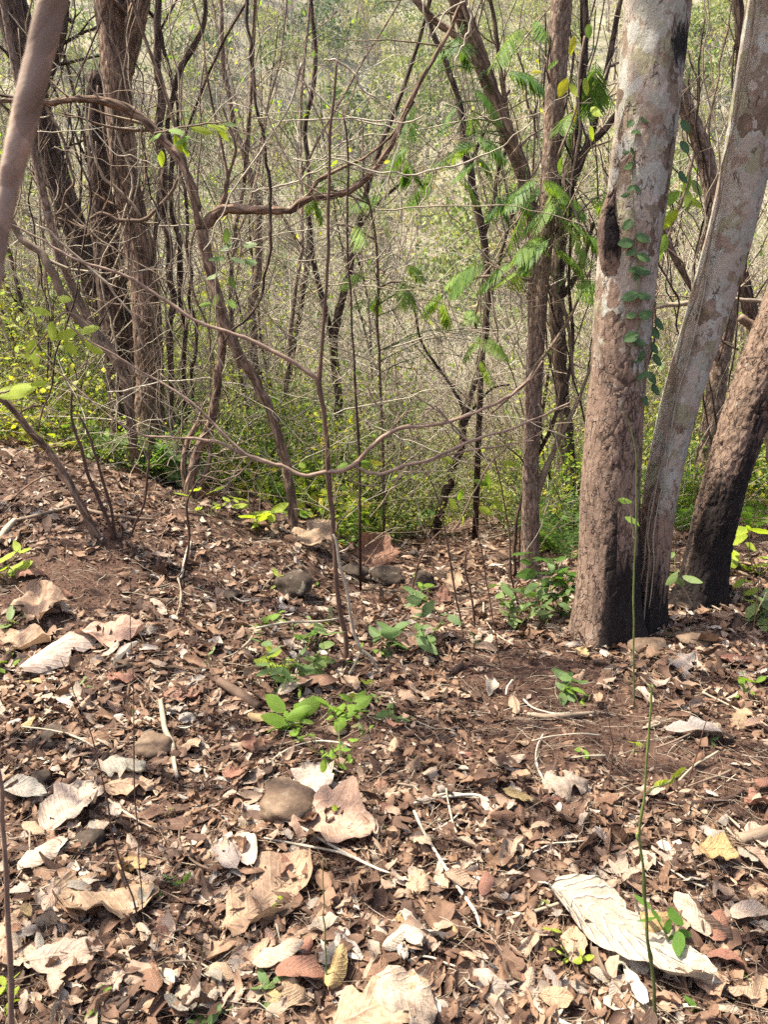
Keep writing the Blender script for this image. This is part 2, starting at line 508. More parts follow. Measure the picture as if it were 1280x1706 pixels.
def mat_bigbark():
    m = NT('lichen_bark')
    low = m.attr('low').outputs['Fac']; ch = m.attr('char').outputs['Fac']; ck = m.attr('crack').outputs['Fac']; lt = m.attr('patch').outputs['Fac']
    v = m.coords((1, 1, 0.75)); vv = m.coords((1, 1, 0.35))
    n1 = m.noise(v, 16, 4, 0.6, 0.5); n2 = m.noise(vv, 60, 5, 0.7, 0.4); n3 = m.noise(v, 130, 3, 0.7); n4 = m.noise(v, 9, 3, 0.55, 0.3)
    br = m.ramp(n2, [(0.27, (0.075, 0.043, 0.03)), (0.44, (0.165, 0.106, 0.072)), (0.56, (0.23, 0.155, 0.11)), (0.72, (0.33, 0.24, 0.178))])
    br = m.mix(m.ramp(n4, [(0.45, (0, 0, 0)), (0.62, (0.6, 0.6, 0.6))]), br, (0.235, 0.155, 0.112))
    vm = m.n('ShaderNodeVectorMath', operation='ADD')
    nc = m.n('ShaderNodeTexNoise'); nc.inputs['Scale'].default_value = 30; m.l(v, nc.inputs['Vector'])
    sc_ = m.n('ShaderNodeVectorMath', operation='SCALE'); sc_.inputs['Scale'].default_value = 0.05; m.l(nc.outputs['Color'], sc_.inputs[0])
    m.l(v, vm.inputs[0]); m.l(sc_.outputs[0], vm.inputs[1])
    cell = m.n('ShaderNodeTexVoronoi', feature='F1'); cell.inputs['Scale'].default_value = 17; m.l(vm.outputs[0], cell.inputs['Vector'])
    cs = m.n('ShaderNodeSeparateColor'); m.l(cell.outputs['Color'], cs.inputs[0])
    lc = m.ramp(cs.outputs[0], [(0.0, (0.325, 0.268, 0.208)), (0.22, (0.30, 0.28, 0.22)), (0.38, (0.36, 0.30, 0.24)), (0.52, (0.205, 0.155, 0.108)), (0.64, (0.355, 0.335, 0.28)), (0.76, (0.26, 0.23, 0.145)), (0.84, (0.27, 0.21, 0.155)), (0.91, (0.14, 0.096, 0.065))], 'CONSTANT')
    cell2 = m.n('ShaderNodeTexVoronoi', feature='F1'); cell2.inputs['Scale'].default_value = 44; m.l(vm.outputs[0], cell2.inputs['Vector'])
    cs2 = m.n('ShaderNodeSeparateColor'); m.l(cell2.outputs['Color'], cs2.inputs[0])
    sp = m.math('MULTIPLY', m.math('LESS_THAN', cell2.outputs['Distance'], 0.42), m.math('GREATER_THAN', cs2.outputs[0], 0.74))
    lc = m.mix(m.math('MULTIPLY', sp, 0.75), lc, m.ramp(cs2.outputs[1], [(0.3, (0.19, 0.13, 0.09)), (0.5, (0.42, 0.39, 0.34)), (0.8, (0.29, 0.265, 0.18))]))
    lc = m.mix(m.ramp(n1, [(0.57, (0, 0, 0)), (0.62, (0.85, 0.85, 0.85))]), lc, br)
    lc = m.mix(1.0, lc, m.ramp(n3, [(0.3, (0.8, 0.79, 0.78)), (0.65, (1.08, 1.07, 1.06))]), 'MULTIPLY')
    yl = m.noise(v, 11, 4, 0.7); lc = m.mix(m.ramp(yl, [(0.66, (0, 0, 0)), (0.71, (0.6, 0.6, 0.6))]), lc, (0.27, 0.235, 0.06))
    lf = m.math('ADD', low, m.math('MULTIPLY', m.math('SUBTRACT', n1, 0.5), 1.6))
    c = m.mix(m.ramp(lf, [(0.46, (0, 0, 0)), (0.54, (1, 1, 1))]), lc, br)
    sp2 = m.noise(v, 24, 2, 0.5, 0.3)
    c = m.mix(m.math('MULTIPLY', m.ramp(sp2, [(0.68, (0, 0, 0)), (0.72, (0.6, 0.6, 0.6))]), m.math('SUBTRACT', 1.0, ch)), c, (0.30, 0.26, 0.215))
    fv = m.n('ShaderNodeVectorMath', operation='ADD'); m.l(vv, fv.inputs[0])
    sc3 = m.n('ShaderNodeVectorMath', operation='SCALE'); sc3.inputs['Scale'].default_value = 0.045; m.l(nc.outputs['Color'], sc3.inputs[0]); m.l(sc3.outputs[0], fv.inputs[1])
    fe = m.voro(fv.outputs[0], 27, 'DISTANCE_TO_EDGE'); fm = m.noise(v, 12, 3, 0.6)
    fis = m.math('MULTIPLY', m.ramp(fe, [(0.0, (1, 1, 1)), (0.055, (0, 0, 0))]), m.ramp(m.math('ADD', fm, m.math('MULTIPLY', low, 0.16)), [(0.55, (0, 0, 0)), (0.66, (1, 1, 1))]))
    ck = m.math('MAXIMUM', ck, fis)
    c = m.mix(m.math('MULTIPLY', ck, 0.9), c, (0.03, 0.018, 0.013))
    cf = m.math('ADD', ch, m.math('MULTIPLY', m.math('SUBTRACT', n2, 0.5), 1.5))
    c = m.mix(m.ramp(cf, [(0.22, (0, 0, 0)), (0.6, (0.97, 0.97, 0.97))]), c, (0.014, 0.010, 0.009))
    h = m.math('SUBTRACT', m.math('ADD', n2, m.math('MULTIPLY', n3, 0.4)), m.math('MULTIPLY', fis, 0.8))
    return m.finish(c, 0.9, m.bump(h, 0.75, 0.008), 0, 0.15)

def mat_soil():
    m = NT('soil')
    v = m.coords((1, 1, 1))
    n1 = m.noise(v, 2.2, 5, 0.65); n2 = m.noise(v, 60, 6, 0.75); n3 = m.noise(v, 0.22, 4)
    c = m.ramp(n2, [(0.3, (0.022, 0.012, 0.008)), (0.48, (0.065, 0.035, 0.024)), (0.62, (0.115, 0.066, 0.045)), (0.78, (0.21, 0.135, 0.095))])
    c = m.mix(m.ramp(n1, [(0.5, (0, 0, 0)), (0.7, (0.45, 0.45, 0.45))]), c, (0.13, 0.08, 0.057))
    fine = m.voro(v, 34, 'F1', 'Color')
    sc_ = m.n('ShaderNodeSeparateColor'); m.l(fine, sc_.inputs[0])
    fl = m.ramp(sc_.outputs[0], [(0.0, (0.08, 0.045, 0.03)), (0.5, (0.17, 0.095, 0.06)), (0.75, (0.30, 0.20, 0.135)), (0.95, (0.42, 0.34, 0.26))])
    # beyond the built litter the ground keeps its mix of leaf litter and green
    g = m.n('ShaderNodeNewGeometry'); sp = m.n('ShaderNodeSeparateXYZ'); m.l(g.outputs['Position'], sp.inputs[0])
    far = m.ramp(m.math('DIVIDE', sp.outputs[1], 40.0), [(0.13, (0, 0, 0)), (0.26, (1, 1, 1))])
    c = m.mix(m.math('MULTIPLY', far, 0.75), c, fl)
    hill = m.ramp(m.math('DIVIDE', sp.outputs[1], 100.0), [(0.15, (0, 0, 0)), (0.45, (1, 1, 1))])
    hc = m.ramp(n3, [(0.3, (0.10, 0.11, 0.045)), (0.5, (0.19, 0.165, 0.105)), (0.7, (0.24, 0.21, 0.15))])
    c = m.mix(hill, c, hc)
    return m.finish(c, 0.95, m.bump(n2, 0.9, 0.01), 0, 0.1)

def mat_rock(name, a, b, c3):
    m = NT(name)
    v = m.coords((1, 1, 1))
    n1 = m.noise(v, 9, 6, 0.65); n2 = m.noise(v, 60, 4, 0.7); n3 = m.noise(v, 22, 3, 0.5, 0.5)
    c = m.ramp(n1, [(0.3, a), (0.52, b), (0.72, c3)])
    c = m.mix(1.0, c, m.ramp(n2, [(0.3, (0.7, 0.7, 0.7)), (0.65, (1.1, 1.1, 1.1))]), 'MULTIPLY')
    c = m.mix(m.ramp(n3, [(0.64, (0, 0, 0)), (0.68, (0.5, 0.5, 0.5))]), c, (0.20, 0.17, 0.125))
    return m.finish(c, 0.85, m.bump(m.math('ADD', n1, m.math('MULTIPLY', n2, 0.5)), 0.6, 0.01), 0, 0.2)

def mat_twig(name, stops, rough=0.8):
    m = NT(name)
    tn = m.attr('tint').outputs['Fac']
    c = m.ramp(tn, stops)
    v = m.along((1, 1, 0.3)); nz = m.noise(v, 60, 4, 0.65); lg = m.noise(m.along((1, 1, 1)), 8, 3)
    c = m.mix(1.0, c, m.ramp(nz, [(0.3, (0.6, 0.58, 0.56)), (0.65, (1.12, 1.1, 1.08))]), 'MULTIPLY')
    c = m.mix(1.0, c, m.ramp(lg, [(0.35, (0.8, 0.78, 0.76)), (0.65, (1.1, 1.1, 1.1))]), 'MULTIPLY')
    return m.finish(c, rough, m.bump(nz, 0.6, 0.004), 0, 0.2)

def mat_paleleaf():
    m = NT('pale_dead_leaf'); v = m.coords((1, 1, 1))
    n1 = m.noise(v, 6, 5, .65, .5); n2 = m.noise(v, 40, 4, .7); n3 = m.noise(v, 2.5, 2)
    c = m.ramp(n1, [(.32, (.25, .19, .135)), (.48, (.345, .285, .215)), (.66, (.42, .37, .30))])
    c = m.mix(m.ramp(n3, [(.48, (0, 0, 0)), (.62, (.6, .6, .6))]), c, (.30, .205, .14))
    c = m.mix(m.ramp(n2, [(.60, (0, 0, 0)), (.68, (.65, .65, .65))]), c, (.12, .08, .055))
    ve = leaf_nodes(m, c); c = m.mix(m.math('MULTIPLY', ve, .6), c, (.50, .445, .36))
    return m.finish(c, .75, m.bump(m.math('ADD', m.math('MULTIPLY', ve, 1.5), n2), .8, .006), .1, .2)

M = dict(
    paleleaf=mat_paleleaf(),
    litter=mat_litter(), dead=mat_deadleaf(), soil=mat_soil(), big=mat_bigbark(),
    leaf=mat_green('green_leaf', [(0.0, (0.045, 0.10, 0.015)), (0.35, (0.085, 0.175, 0.022)), (0.65, (0.18, 0.285, 0.032)), (0.88, (0.33, 0.39, 0.04)), (1.0, (0.46, 0.38, 0.035))], 0.5),
    vine=mat_green('vine_leaf', [(0.0, (0.03, 0.065, 0.02)), (0.5, (0.055, 0.105, 0.03)), (1.0, (0.11, 0.17, 0.045))], 0.2, 0.5),
    paleg=mat_green('pale_green_leaf', [(0.0, (0.11, 0.17, 0.045)), (0.5, (0.22, 0.285, 0.09)), (0.85, (0.33, 0.37, 0.12)), (1.0, (0.42, 0.40, 0.08))], 0.45, 0.6),
    dull=mat_green('dull_leaf', [(0.0, (0.065, 0.115, 0.035)), (0.5, (0.12, 0.18, 0.055)), (1.0, (0.22, 0.27, 0.095))], 0.38, 0.5),
    frond=mat_green('frond_leaf', [(0.0, (0.035, 0.09, 0.015)), (0.5, (0.075, 0.16, 0.022)), (1.0, (0.19, 0.28, 0.04))], 0.45, 0.45),
    hill=mat_green('hill_leaf', [(0.0, (0.025, 0.055, 0.02)), (0.2, (0.075, 0.12, 0.035)), (0.42, (0.18, 0.22, 0.06)), (0.6, (0.30, 0.31, 0.09)), (0.75, (0.33, 0.28, 0.14)), (0.9, (0.30, 0.265, 0.20)), (1.0, (0.34, 0.23, 0.13))], 0.3, 0.7),
    barkdark=mat_bark('dark_bark', (0.022, 0.014, 0.010), (0.072, 0.047, 0.034), (0.175, 0.122, 0.09), 1.0, 0.2),
    barkbrown=mat_bark('brown_bark', (0.05, 0.031, 0.021), (0.20, 0.13, 0.088), (0.36, 0.26, 0.185), 1.0, 0.2),
    barkfine=mat_bark('fine_bark', (0.07, 0.045, 0.032), (0.20, 0.137, 0.098), (0.32, 0.24, 0.185), 1.6, 0.3, 0.006, 0.3, (0.25, 0.21, 0.17)),
    barkrough=mat_bark('rough_bark', (0.022, 0.014, 0.010), (0.105, 0.066, 0.048), (0.22, 0.15, 0.115), 0.8, 0.3, 0.02),
    twig=mat_twig('twig_bark', [(0.0, (0.055, 0.030, 0.022)), (0.3, (0.13, 0.083, 0.056)), (0.6, (0.28, 0.212, 0.148)), (0.85, (0.40, 0.345, 0.255)), (1.0, (0.50, 0.455, 0.36))]),
    sap=mat_twig('sapling_bark', [(0.0, (0.045, 0.024, 0.018)), (0.5, (0.13, 0.075, 0.052)), (1.0, (0.30, 0.21, 0.155))]),
    stem=mat_twig('green_stem', [(0.0, (0.07, 0.085, 0.03)), (0.5, (0.15, 0.19, 0.055)), (1.0, (0.30, 0.34, 0.12))], 0.5),
    rock=mat_rock('brown_rock', (0.07, 0.043, 0.027), (0.125, 0.08, 0.05), (0.19, 0.13, 0.085)),
    darkrock=mat_rock('dark_rock', (0.018, 0.012, 0.008), (0.05, 0.034, 0.023), (0.105, 0.078, 0.055)),
    blur=mat_bark('smooth_branch_bark', (0.19, 0.135, 0.10), (0.32, 0.235, 0.18), (0.42, 0.33, 0.26), 0.7, 0.5, 0.004),
)

# ------------------------------------------------------------------ ground
def axis(lo, a, b, hi, step, grow=1.22):
    mid = np.arange(a, b + 1e-6, step)
    L, x, s = [], a, step
    while x > lo: s *= grow; x -= s; L.append(x)
    H, x, s = [], b, step
    while x < hi: s *= grow; x += s; H.append(x)
    return np.concatenate([L[::-1], mid, H])
gx = axis(-130, -4.6, 4.6, 130, 0.045, 1.07)
gy = axis(-40, 0.4, 10.0, 180, 0.045, 1.05)
GX, GY = np.meshgrid(gx, gy)
mb = MB()
nx_, ny_ = len(gx), len(gy)
ii = (np.arange(ny_ - 1)[:, None] * nx_ + np.arange(nx_ - 1)[None]).ravel()
mb.add(np.stack([GX, GY, gh(GX, GY)], -1).reshape(-1, 3), np.stack([ii, ii + 1, ii + nx_ + 1, ii + nx_], -1))
tag(mb.build('ground', M['soil']), 'reddish brown forest floor falling away to a valley and the hillside beyond', 'ground', kind='structure')
del GX, GY

# ------------------------------------------------------------------ air
hz = NT('haze'); pv = hz.n('ShaderNodeVolumePrincipled'); pv.inputs['Color'].default_value = (.93, .95, 1, 1); pv.inputs['Density'].default_value = 0.0003; pv.inputs['Anisotropy'].default_value = 0.3
hz.l(pv.outputs[0], hz.out.inputs['Volume'])
mb = MB()
bx = np.array([[sx * 150, (-50 if sy < 0 else 205), (-14 if sz < 0 else 106)] for sz in (-1, 1) for sy in (-1, 1) for sx in (-1, 1)], float)
mb.add(bx, [[0, 2, 3, 1], [4, 5, 7, 6], [0, 1, 5, 4], [2, 6, 7, 3], [0, 4, 6, 2], [1, 3, 7, 5]])
tag(mb.build('haze', hz.m, smooth=False), 'thin pale haze filling the valley air', 'haze', kind='stuff')

# ------------------------------------------------------------------ traced woody shapes
def trace(pts, y0, lean=0.0, n=24, fade=None, wob=0.0, rg=None, kink=0.0):
    """pixels (px, py, width px) -> world centreline and radii on a plane that leans: y = y0 + lean * height"""
    out = []
    for p in pts:
        y = y0 + (p[3] if len(p) > 3 else 0.0)
        q = at(p[0], p[1], y)
        if lean:
            for _ in range(3):
                yy = y + lean * (q[2] - gh(q[0], y0))
                q = at(p[0], p[1], yy)
        out.append([*q, 0.5 * p[2] / FPX * depth_of(q)])
    C = catmull(np.array(out), n)
    if kink:
        A = np.array(out); sg_ = np.concatenate([[0], np.cumsum(np.linalg.norm(np.diff(A[:, :3], axis=0), axis=1))])
        ss = np.linspace(0, sg_[-1], n)
        C = C * (1 - kink) + kink * np.stack([np.interp(ss, sg_, A[:, c]) for c in range(4)], -1)
    P, rad = C[:, :3], np.maximum(C[:, 3], 0.0008)
    if wob:
        rg = rg or rng
        k = np.linspace(0, n * 0.35, n)
        s = int(rg.integers(0, 9999))
        P = P + wob * np.stack([vnoise(k, k * 0, s=s), vnoise(k, k * 0, s=s + 1), vnoise(k, k * 0, s=s + 2)], -1) * np.minimum(1, np.arange(n) / 3)[:, None]
    return P, rad

def bark_tube(mb, P, rad, sides, amp=0.006, cell=(0.045, 0.09), flare=0.0, cracks=1.0, lowf=None, charf=None, seed=0, lump=0.03, crackf=None):
    n = len(P)
    T, N, B = frames(P)
    th = np.arange(sides) * 2 * np.pi / sides
    ln = np.concatenate([[0], np.cumsum(np.linalg.norm(np.diff(P, axis=0), axis=1))])
    TH, LN = np.meshgrid(th, ln); RR = np.repeat(rad[:, None], sides, 1)
    cx, cy = np.cos(TH) * RR, np.sin(TH) * RR
    wx = 0.02 * fbm(cx * 20, cy * 20, LN * 14, seed + 40, 3)
    f1, f2, idv = worley((cx + wx) / cell[0], (cy + wx) / cell[0], (LN + wx * 1.5) / cell[1], seed)
    e = f2 - f1
    crack = (1 - sstep(e, 0.0, 0.11)) * sstep(fbm(cx * 9, cy * 9, LN * 5, seed + 60, 3), -0.1, 0.4)
    cm = cracks if crackf is None else crackf(TH, LN)
    crack = crack * cm
    plate = (idv - 0.5) * 0.35 * cm
    disp = amp * (plate - 1.2 * crack) + amp * 0.5 * fbm(cx * 70, cy * 70, LN * 34, seed + 7, 3) + lump * RR * fbm(cx * 8, cy * 8, LN * 4, seed + 9, 3)
    if flare: disp = disp + flare * RR * np.exp(-LN / 0.15) * (0.6 + 0.5 * np.cos(TH * 3 + seed) + 0.4 * np.cos(TH * 5 + 1.7))
    Rt = RR + disp
    V = P[:, None] + Rt[..., None] * (np.cos(TH)[..., None] * N[:, None] + np.sin(TH)[..., None] * B[:, None])
    i = np.arange(n - 1)[:, None] * sides; j = np.arange(sides)[None]; j2 = (j + 1) % sides
    q = np.stack([i + j, i + j2, i + sides + j2, i + sides + j], -1).reshape(-1, 4)
    mb.add(V, q, None, idv.ravel(), np.stack([cx, cy, LN], -1))
    ex = mb.extra
    ex.setdefault('crack', []).append(crack.ravel())
    ex.setdefault('low', []).append((lowf(TH, LN) if lowf else np.zeros_like(TH)).ravel())
    ex.setdefault('char', []).append((charf(TH, LN) if charf else np.zeros_like(TH)).ravel())
    ex.setdefault('patch', []).append(idv.ravel())
    return V

# direction of the angle: th=0 faces the camera (N = -y), th=+90 is B = T x N = +x for upright stems... (z x -y = +x)
def extend_up(P, rad, L, n, rg, r_end=0.5, wob=0.06):
    d = P[-1] - P[-4]
    Q = wander(P[-1], d, L, n, wob, 0, rg, 0.02)[1:]
    return np.vstack([P, Q]), np.concatenate([rad, np.linspace(rad[-1], rad[-1] * r_end, n - 1)])

def crown_above(root, P, rad, rg, nb=5, L=(1.2, 2.4), leafy=90, zmin=4.2, mat='twig'):
    """bare branching and a few leaves on the stem above the frame"""
    idx = [i for i in range(len(P)) if P[i][2] > zmin]
    if not idx: idx = [len(P) - 1]
    lf = MB(); tips = []
    for k in range((nb + 1) // 2):
        i = idx[int(rg.integers(0, len(idx)))]
        t = P[min(i, len(P) - 1)] - P[max(i - 1, 0)]; t = t / np.linalg.norm(t)
        m = MB()
        Ln = rg.uniform(*L)
        Q = wander(P[i], perp_dir(t, rg.uniform(0.5, 1.0), rg), Ln, 9, 0.13, 0, rg, 0.03)
        r = np.linspace(rad[i] * 0.4, 0.004, 9)
        tube(m, Q, r, 6, 0.5)
        twigs(m, Q, r, 7, (0.3, 0.9), rg, 0.5, 2, 3, tips=tips)
        m.build('branch', M[mat], root)
    if leafy and tips:
        sel = [tips[int(rg.integers(0, len(tips)))] for _ in range(leafy)]
        p = np.array([s[0] for s in sel]) + rg.normal(0, 0.05, (leafy, 3)); d = np.array([s[1] for s in sel])
        d = d / np.linalg.norm(d, axis=1, keepdims=True) + rg.normal(0, 0.5, (leafy, 3))
        leaf_block(lf, p, (0, 0, 1), None, rg.uniform(0.07, 0.13, leafy), rg.uniform(0.04, 0.07, leafy), rg, 4, 3, 0.3, 0.4, 0.02, 0.03, direction=d, origin_mid=False, tiltsd=0.4)
        tag(lf.build('foliage', M['leaf'], root), kind='stuff')

# ---- the big lichened tree
rgA = np.random.default_rng(11)
base = onground(1010, 1068)
yA = base[1]
PA, rA = trace([(1008, 1085, 112), (1010, 1040, 106), (1013, 960, 101), (1017, 850, 97), (1023, 720, 93), (1036, 570, 93), (1045, 450, 97), (1062, 330, 100), (1078, 200, 104), (1088, 100, 107), (1097, 0, 110)], yA, 0.015, 420)
PA, rA = extend_up(PA, rA, 3.2, 60, rgA, 0.6, 0.01)
tree_a = empty('lichened_tree', base, 'thick straight tree trunk with pale lichen patches and a charred base', 'tree')
def lowA(TH, LN): return 1 - 0.8 * sstep(LN + 0.15 * np.sin(TH * 2), 0.7, 2.1)
def charA(TH, LN):
    side = np.cos(TH - R(46)) + 0.25 * fbm(TH * 2.0, LN * 3.0, s=88)
    return np.clip(1.15 * sstep(side, 0.1, 0.8) * (1 - sstep(LN + 0.2 * fbm(TH * 4.0, LN * 1.5, s=89), 0.22, 0.85)), 0, 1) + 0.75 * np.exp(-((LN - 2.62) / 0.10) ** 2) * sstep(np.cos(TH - R(50)), 0.6, 0.95)
def crackA(TH, LN): return np.clip(0.22 + 0.78 * (1 - sstep(LN, 1.0, 2.3)) + 0.6 * sstep(np.cos(TH - R(80)), 0.4, 0.9), 0, 1)
mb = MB()
bark_tube(mb, PA, rA, 150, 0.0030, (0.042, 0.15), 0.5, 1.0, lowA, charA, 3, 0.035, crackA)
mb.build('trunk', M['big'], tree_a)
# torn stub on its left flank
mb = MB()
PS, rS = trace([(1034, 480, 30), (1022, 430, 42), (1016, 390, 38), (1014, 360, 26), (1018, 330, 14), (1026, 312, 5)], yA - 0.03, 0, 70)
bark_tube(mb, PS, rS, 48, 0.007, (0.03, 0.05), 0, 1.0, lambda a, b: 0.75 + 0 * a, lambda a, b: 0.9 * sstep(np.cos(a - R(10)) + .4 * fbm(a * 2.0, b * 12.0, s=85), 0.1, 0.8) * np.exp(-((b - 0.24) / 0.13) ** 2), 21, 0.12)
mb.build('branch_stub', M['big'], tree_a)
crown_above(tree_a, PA, rA, rgA, 7, (1.2, 2.6), 150, 4.0)

# ---- its leaning neighbour
rgB = np.random.default_rng(12)
baseB = onground(1082, 1050)
yB = baseB[1] + 0.02
PB, rB = trace([(1078, 1068, 66), (1082, 1030, 60), (1088, 960, 57), (1096, 860, 60), (1113, 760, 64), (1140, 650, 70), (1168, 560, 74), (1195, 470, 78), (1222, 370, 82), (1246, 260, 86), (1266, 150, 90), (1286, 30, 94)], yB, 0.03, 400)
rB = rB * .9; PB, rB = extend_up(PB, rB, 3.0, 50, rgB, 0.6, 0.01)
tree_b = empty('lichened_tree', baseB, 'smooth mottled trunk leaning right out of the thick lichened tree\'s foot', 'tree')
mb = MB()
bark_tube(mb, PB, rB, 120, 0.0022, (0.05, 0.16), 0.4, 1.0, lambda a, b: 0.95 - 0.9 * sstep(b, 0.3, 1.2), lambda a, b: 0.95 * (1 - sstep(b + 0.14 * fbm(a * 3.0, b * 2.0, s=86), 0.05, 0.6)), 33, 0.03, lambda a, b: 0.5 * (1 - sstep(b, 0.6, 1.6)) + 0.12)
mb.build('trunk', M['big'], tree_b)
crown_above(tree_b, PB, rB, rgB, 5, (1.0, 2.2), 100, 3.8)
# dry vine running up its left edge
vine_root = empty('dry_vine', onground(1062, 1075), 'thin dry vine running straight up the leaning mottled trunk', 'vine')
for k, off in enumerate((0, 7, 13)):
    PV, rV = trace([(1064 + off, 1070, 5), (1076 + off, 900, 5), (1096 + off, 780, 5), (1130 + off, 610, 5), (1160 + off * 0.6, 500, 6), (1188 + off * 0.5, 380, 5), (1216 + off * .4, 230, 4), (1250 + off * .3, 60, 4), (1262, -30, 4)], yB - 0.085, 0.03, 60, wob=0.014)
    mb = MB(); tube(mb, PV, rV * (.6 if k < 2 else 0.4), 6, 0.5 + 0.15 * k); mb.build('stem', M['twig'], vine_root)

# ---- rough dark tree leaning in from the right edge
rgC = np.random.default_rng(13)
baseC = onground(1168, 1000)
yC = baseC[1]
PC, rC = trace([(1162, 1015, 88), (1170, 970, 82), (1184, 900, 78), (1204, 820, 80), (1232, 730, 84), (1262, 640, 88), (1300, 540, 90), (1345, 420, 92), (1390, 300, 92)], yC, 0.04, 300)
rC = rC * .86; PC, rC = extend_up(PC, rC, 3.0, 40, rgC, 0.6, 0.01)
tree_c = empty('rough_barked_tree', baseC, 'rough cracked dark trunk with a blackened foot leaning off the right edge', 'tree')
mb = MB()
bark_tube(mb, PC, rC, 160, 0.008, (0.034, 0.08), 0.4, 1.0, lambda a, b: 1.2 + 0 * a, lambda a, b: 1.0 * (1 - sstep(b + 0.2 * fbm(a * 3.0, b * 2.0, s=87), 0.15, 0.9)) * (0.6 + 0.5 * sstep(np.cos(a - R(25)), -0.2, 0.6)) + 0.4 * sstep(np.cos(a - R(50)), 0.2, 0.8) + .12 + .14 * fbm(a * 2.5, b * 5, s=91), 41, 0.05)
mb.build('trunk', M['big'], tree_c)
crown_above(tree_c, PC, rC, rgC, 5, (1.0, 2.0), 80, 3.4)

def simple_tree(name, label, trunk_pts, base_px, mat, lean=0.0, n=60, sides=16, branches=(), tw=(0, (0.3, 0.8)), up=2.5, dy=0.0, seed=0, cat='tree', group=None, rough=None, crown=(3, 50), wob=0.0, twmat='twig', tint=0.5, btint=0.5, y=None, kink=0.0, thin=1.0, bn=5):
    rg = np.random.default_rng(seed + 500)
    b = onground(*base_px)
    if y is not None:
        b = at(base_px[0], base_px[1], y); b[2] = gh(b[0], b[1])
    root = empty(name, b, label, cat, group)
    y0 = b[1] + dy
    P, r = trace(trunk_pts, y0, lean, n, wob=wob, rg=rg, kink=kink); r = r * thin
    P[0, 2] = min(P[0, 2], gh(P[0, 0], P[0, 1]) - 0.02)
    if up: P, r = extend_up(P, r, up, max(8, n // 5), rg, 0.5, 0.03)
    mb = MB()
    if rough: bark_tube(mb, P, r, sides, rough[0], rough[1], 0.1, 1.0, None, None, seed, 0.06)
    else: tube(mb, P, r * (1 + 0.06 * rg.normal(0, 1, len(r))), sides, tint)
    mb.build('trunk', M[mat], root)
    for bp in branches:
        Pb, rb = trace(bp, y0, lean, max(10, len(bp) * bn), wob=wob * 0.5 + 0.0012, rg=rg, kink=kink); rb = rb * thin * (1 + (0.10 if kink else .04) * rg.normal(0, 1, len(rb)))
        m = MB(); tube(m, Pb, rb, 8 if rb.max() > 0.006 else 5, btint); m.build('branch', M[mat if not rough else twmat], root)
        if tw[0]:
            m2 = MB(); twigs(m2, Pb, rb, max(2, tw[0] // 2), tw[1], rg, 0.45, 2, 3); tag(m2.build('twigs', M[twmat], root), kind='stuff')
    if tw[0]:
        m2 = MB(); twigs(m2, P, r, tw[0], tw[1], rg, 0.2, 2, 3, t0=0.25); tag(m2.build('twigs', M[twmat], root), kind='stuff')
    if crown: crown_above(root, P, r, rg, crown[0], (0.8, 1.8), crown[1], 3.6)
    return root, P, r, y0

# ---- right middle: slender trunks
tE = simple_tree('slender_tree', 'slender straight reddish brown trunk left of the thick lichened tree',
    [(884, 975, 44), (884, 930, 36), (884, 850, 32), (886, 740, 31), (891, 620, 32), (899, 500, 32), (908, 400, 33), (918, 280, 34), (926, 150, 36), (936, 0, 40)], (884, 968), 'barkfine', 0.01, 160, 44,
    rough=(0.003, (0.03, 0.07)), branches=[[(890, 850, 14), (903, 800, 14), (920, 760, 11), (940, 715, 9), (965, 665, 7), (985, 610, 5)]], tw=(6, (0.3, 0.8)), seed=1, crown=(4, 70), thin=.9)
tF = simple_tree('slender_tree', 'dark slender trunk wrapped in vines just right of the reddish trunk',
    [(958, 850, 26), (950, 780, 26), (940, 690, 24), (933, 600, 24), (928, 520, 25), (930, 440, 24), (940, 350, 22), (955, 260, 18), (968, 160, 13), (975, 60, 12), (978, -10, 11)], (960, 880), 'barkdark', 0.0, 90, 16,
    branches=[[(938, 345, 15), (965, 280, 13), (990, 205, 11), (1010, 120, 10), (1030, 20, 9), (1040, -20, 8)], [(955, 275, 12), (985, 240, 12), (1012, 210, 11), (1032, 185, 10)], [(930, 500, 12), (955, 470, 10), (975, 420, 9), (990, 370, 6)]], tw=(14, (0.3, 0.9)), seed=2, crown=(2, 40), wob=0.01, btint=0.3)
tG = simple_tree('leaning_tree', 'brown trunk slanting down from top centre to the slender trunks',
    [(886, 620, 15), (888, 500, 18), (890, 420, 20), (886, 360, 26), (872, 290, 28), (848, 230, 29), (826, 170, 29), (808, 120, 30), (790, 70, 31), (762, 0, 32)], (890, 800), 'barkbrown', 0.0, 90, 22, y=5.6,
    branches=[[(820, 150, 10), (800, 95, 12), (760, 60, 13), (720, 30, 14), (690, -5, 13)], [(855, 250, 10), (835, 120, 9), (825, 40, 8), (815, -10, 7)]], tw=(14, (0.3, 1.0)), seed=3, crown=(3, 60), thin=.88)
tD = simple_tree('slender_tree', 'mottled grey-brown trunk rising behind the leaning mottled trunk',
    [(1178, 800, 40), (1182, 740, 36), (1192, 660, 32), (1203, 590, 30), (1212, 520, 30), (1206, 430, 30), (1192, 340, 30), (1172, 250, 28), (1148, 190, 26), (1120, 120, 24), (1090, 40, 22)], (1176, 830), 'barkfine', 0.0, 80, 18,
    branches=[[(1210, 520, 12), (1170, 500, 9), (1130, 440, 11), (1110, 390, 12), (1090, 330, 12)], [(1185, 720, 7), (1205, 690, 7), (1240, 650, 7), (1290, 615, 6)]], tw=(10, (0.3, 0.9)), seed=4, crown=(3, 40), y=5.8)
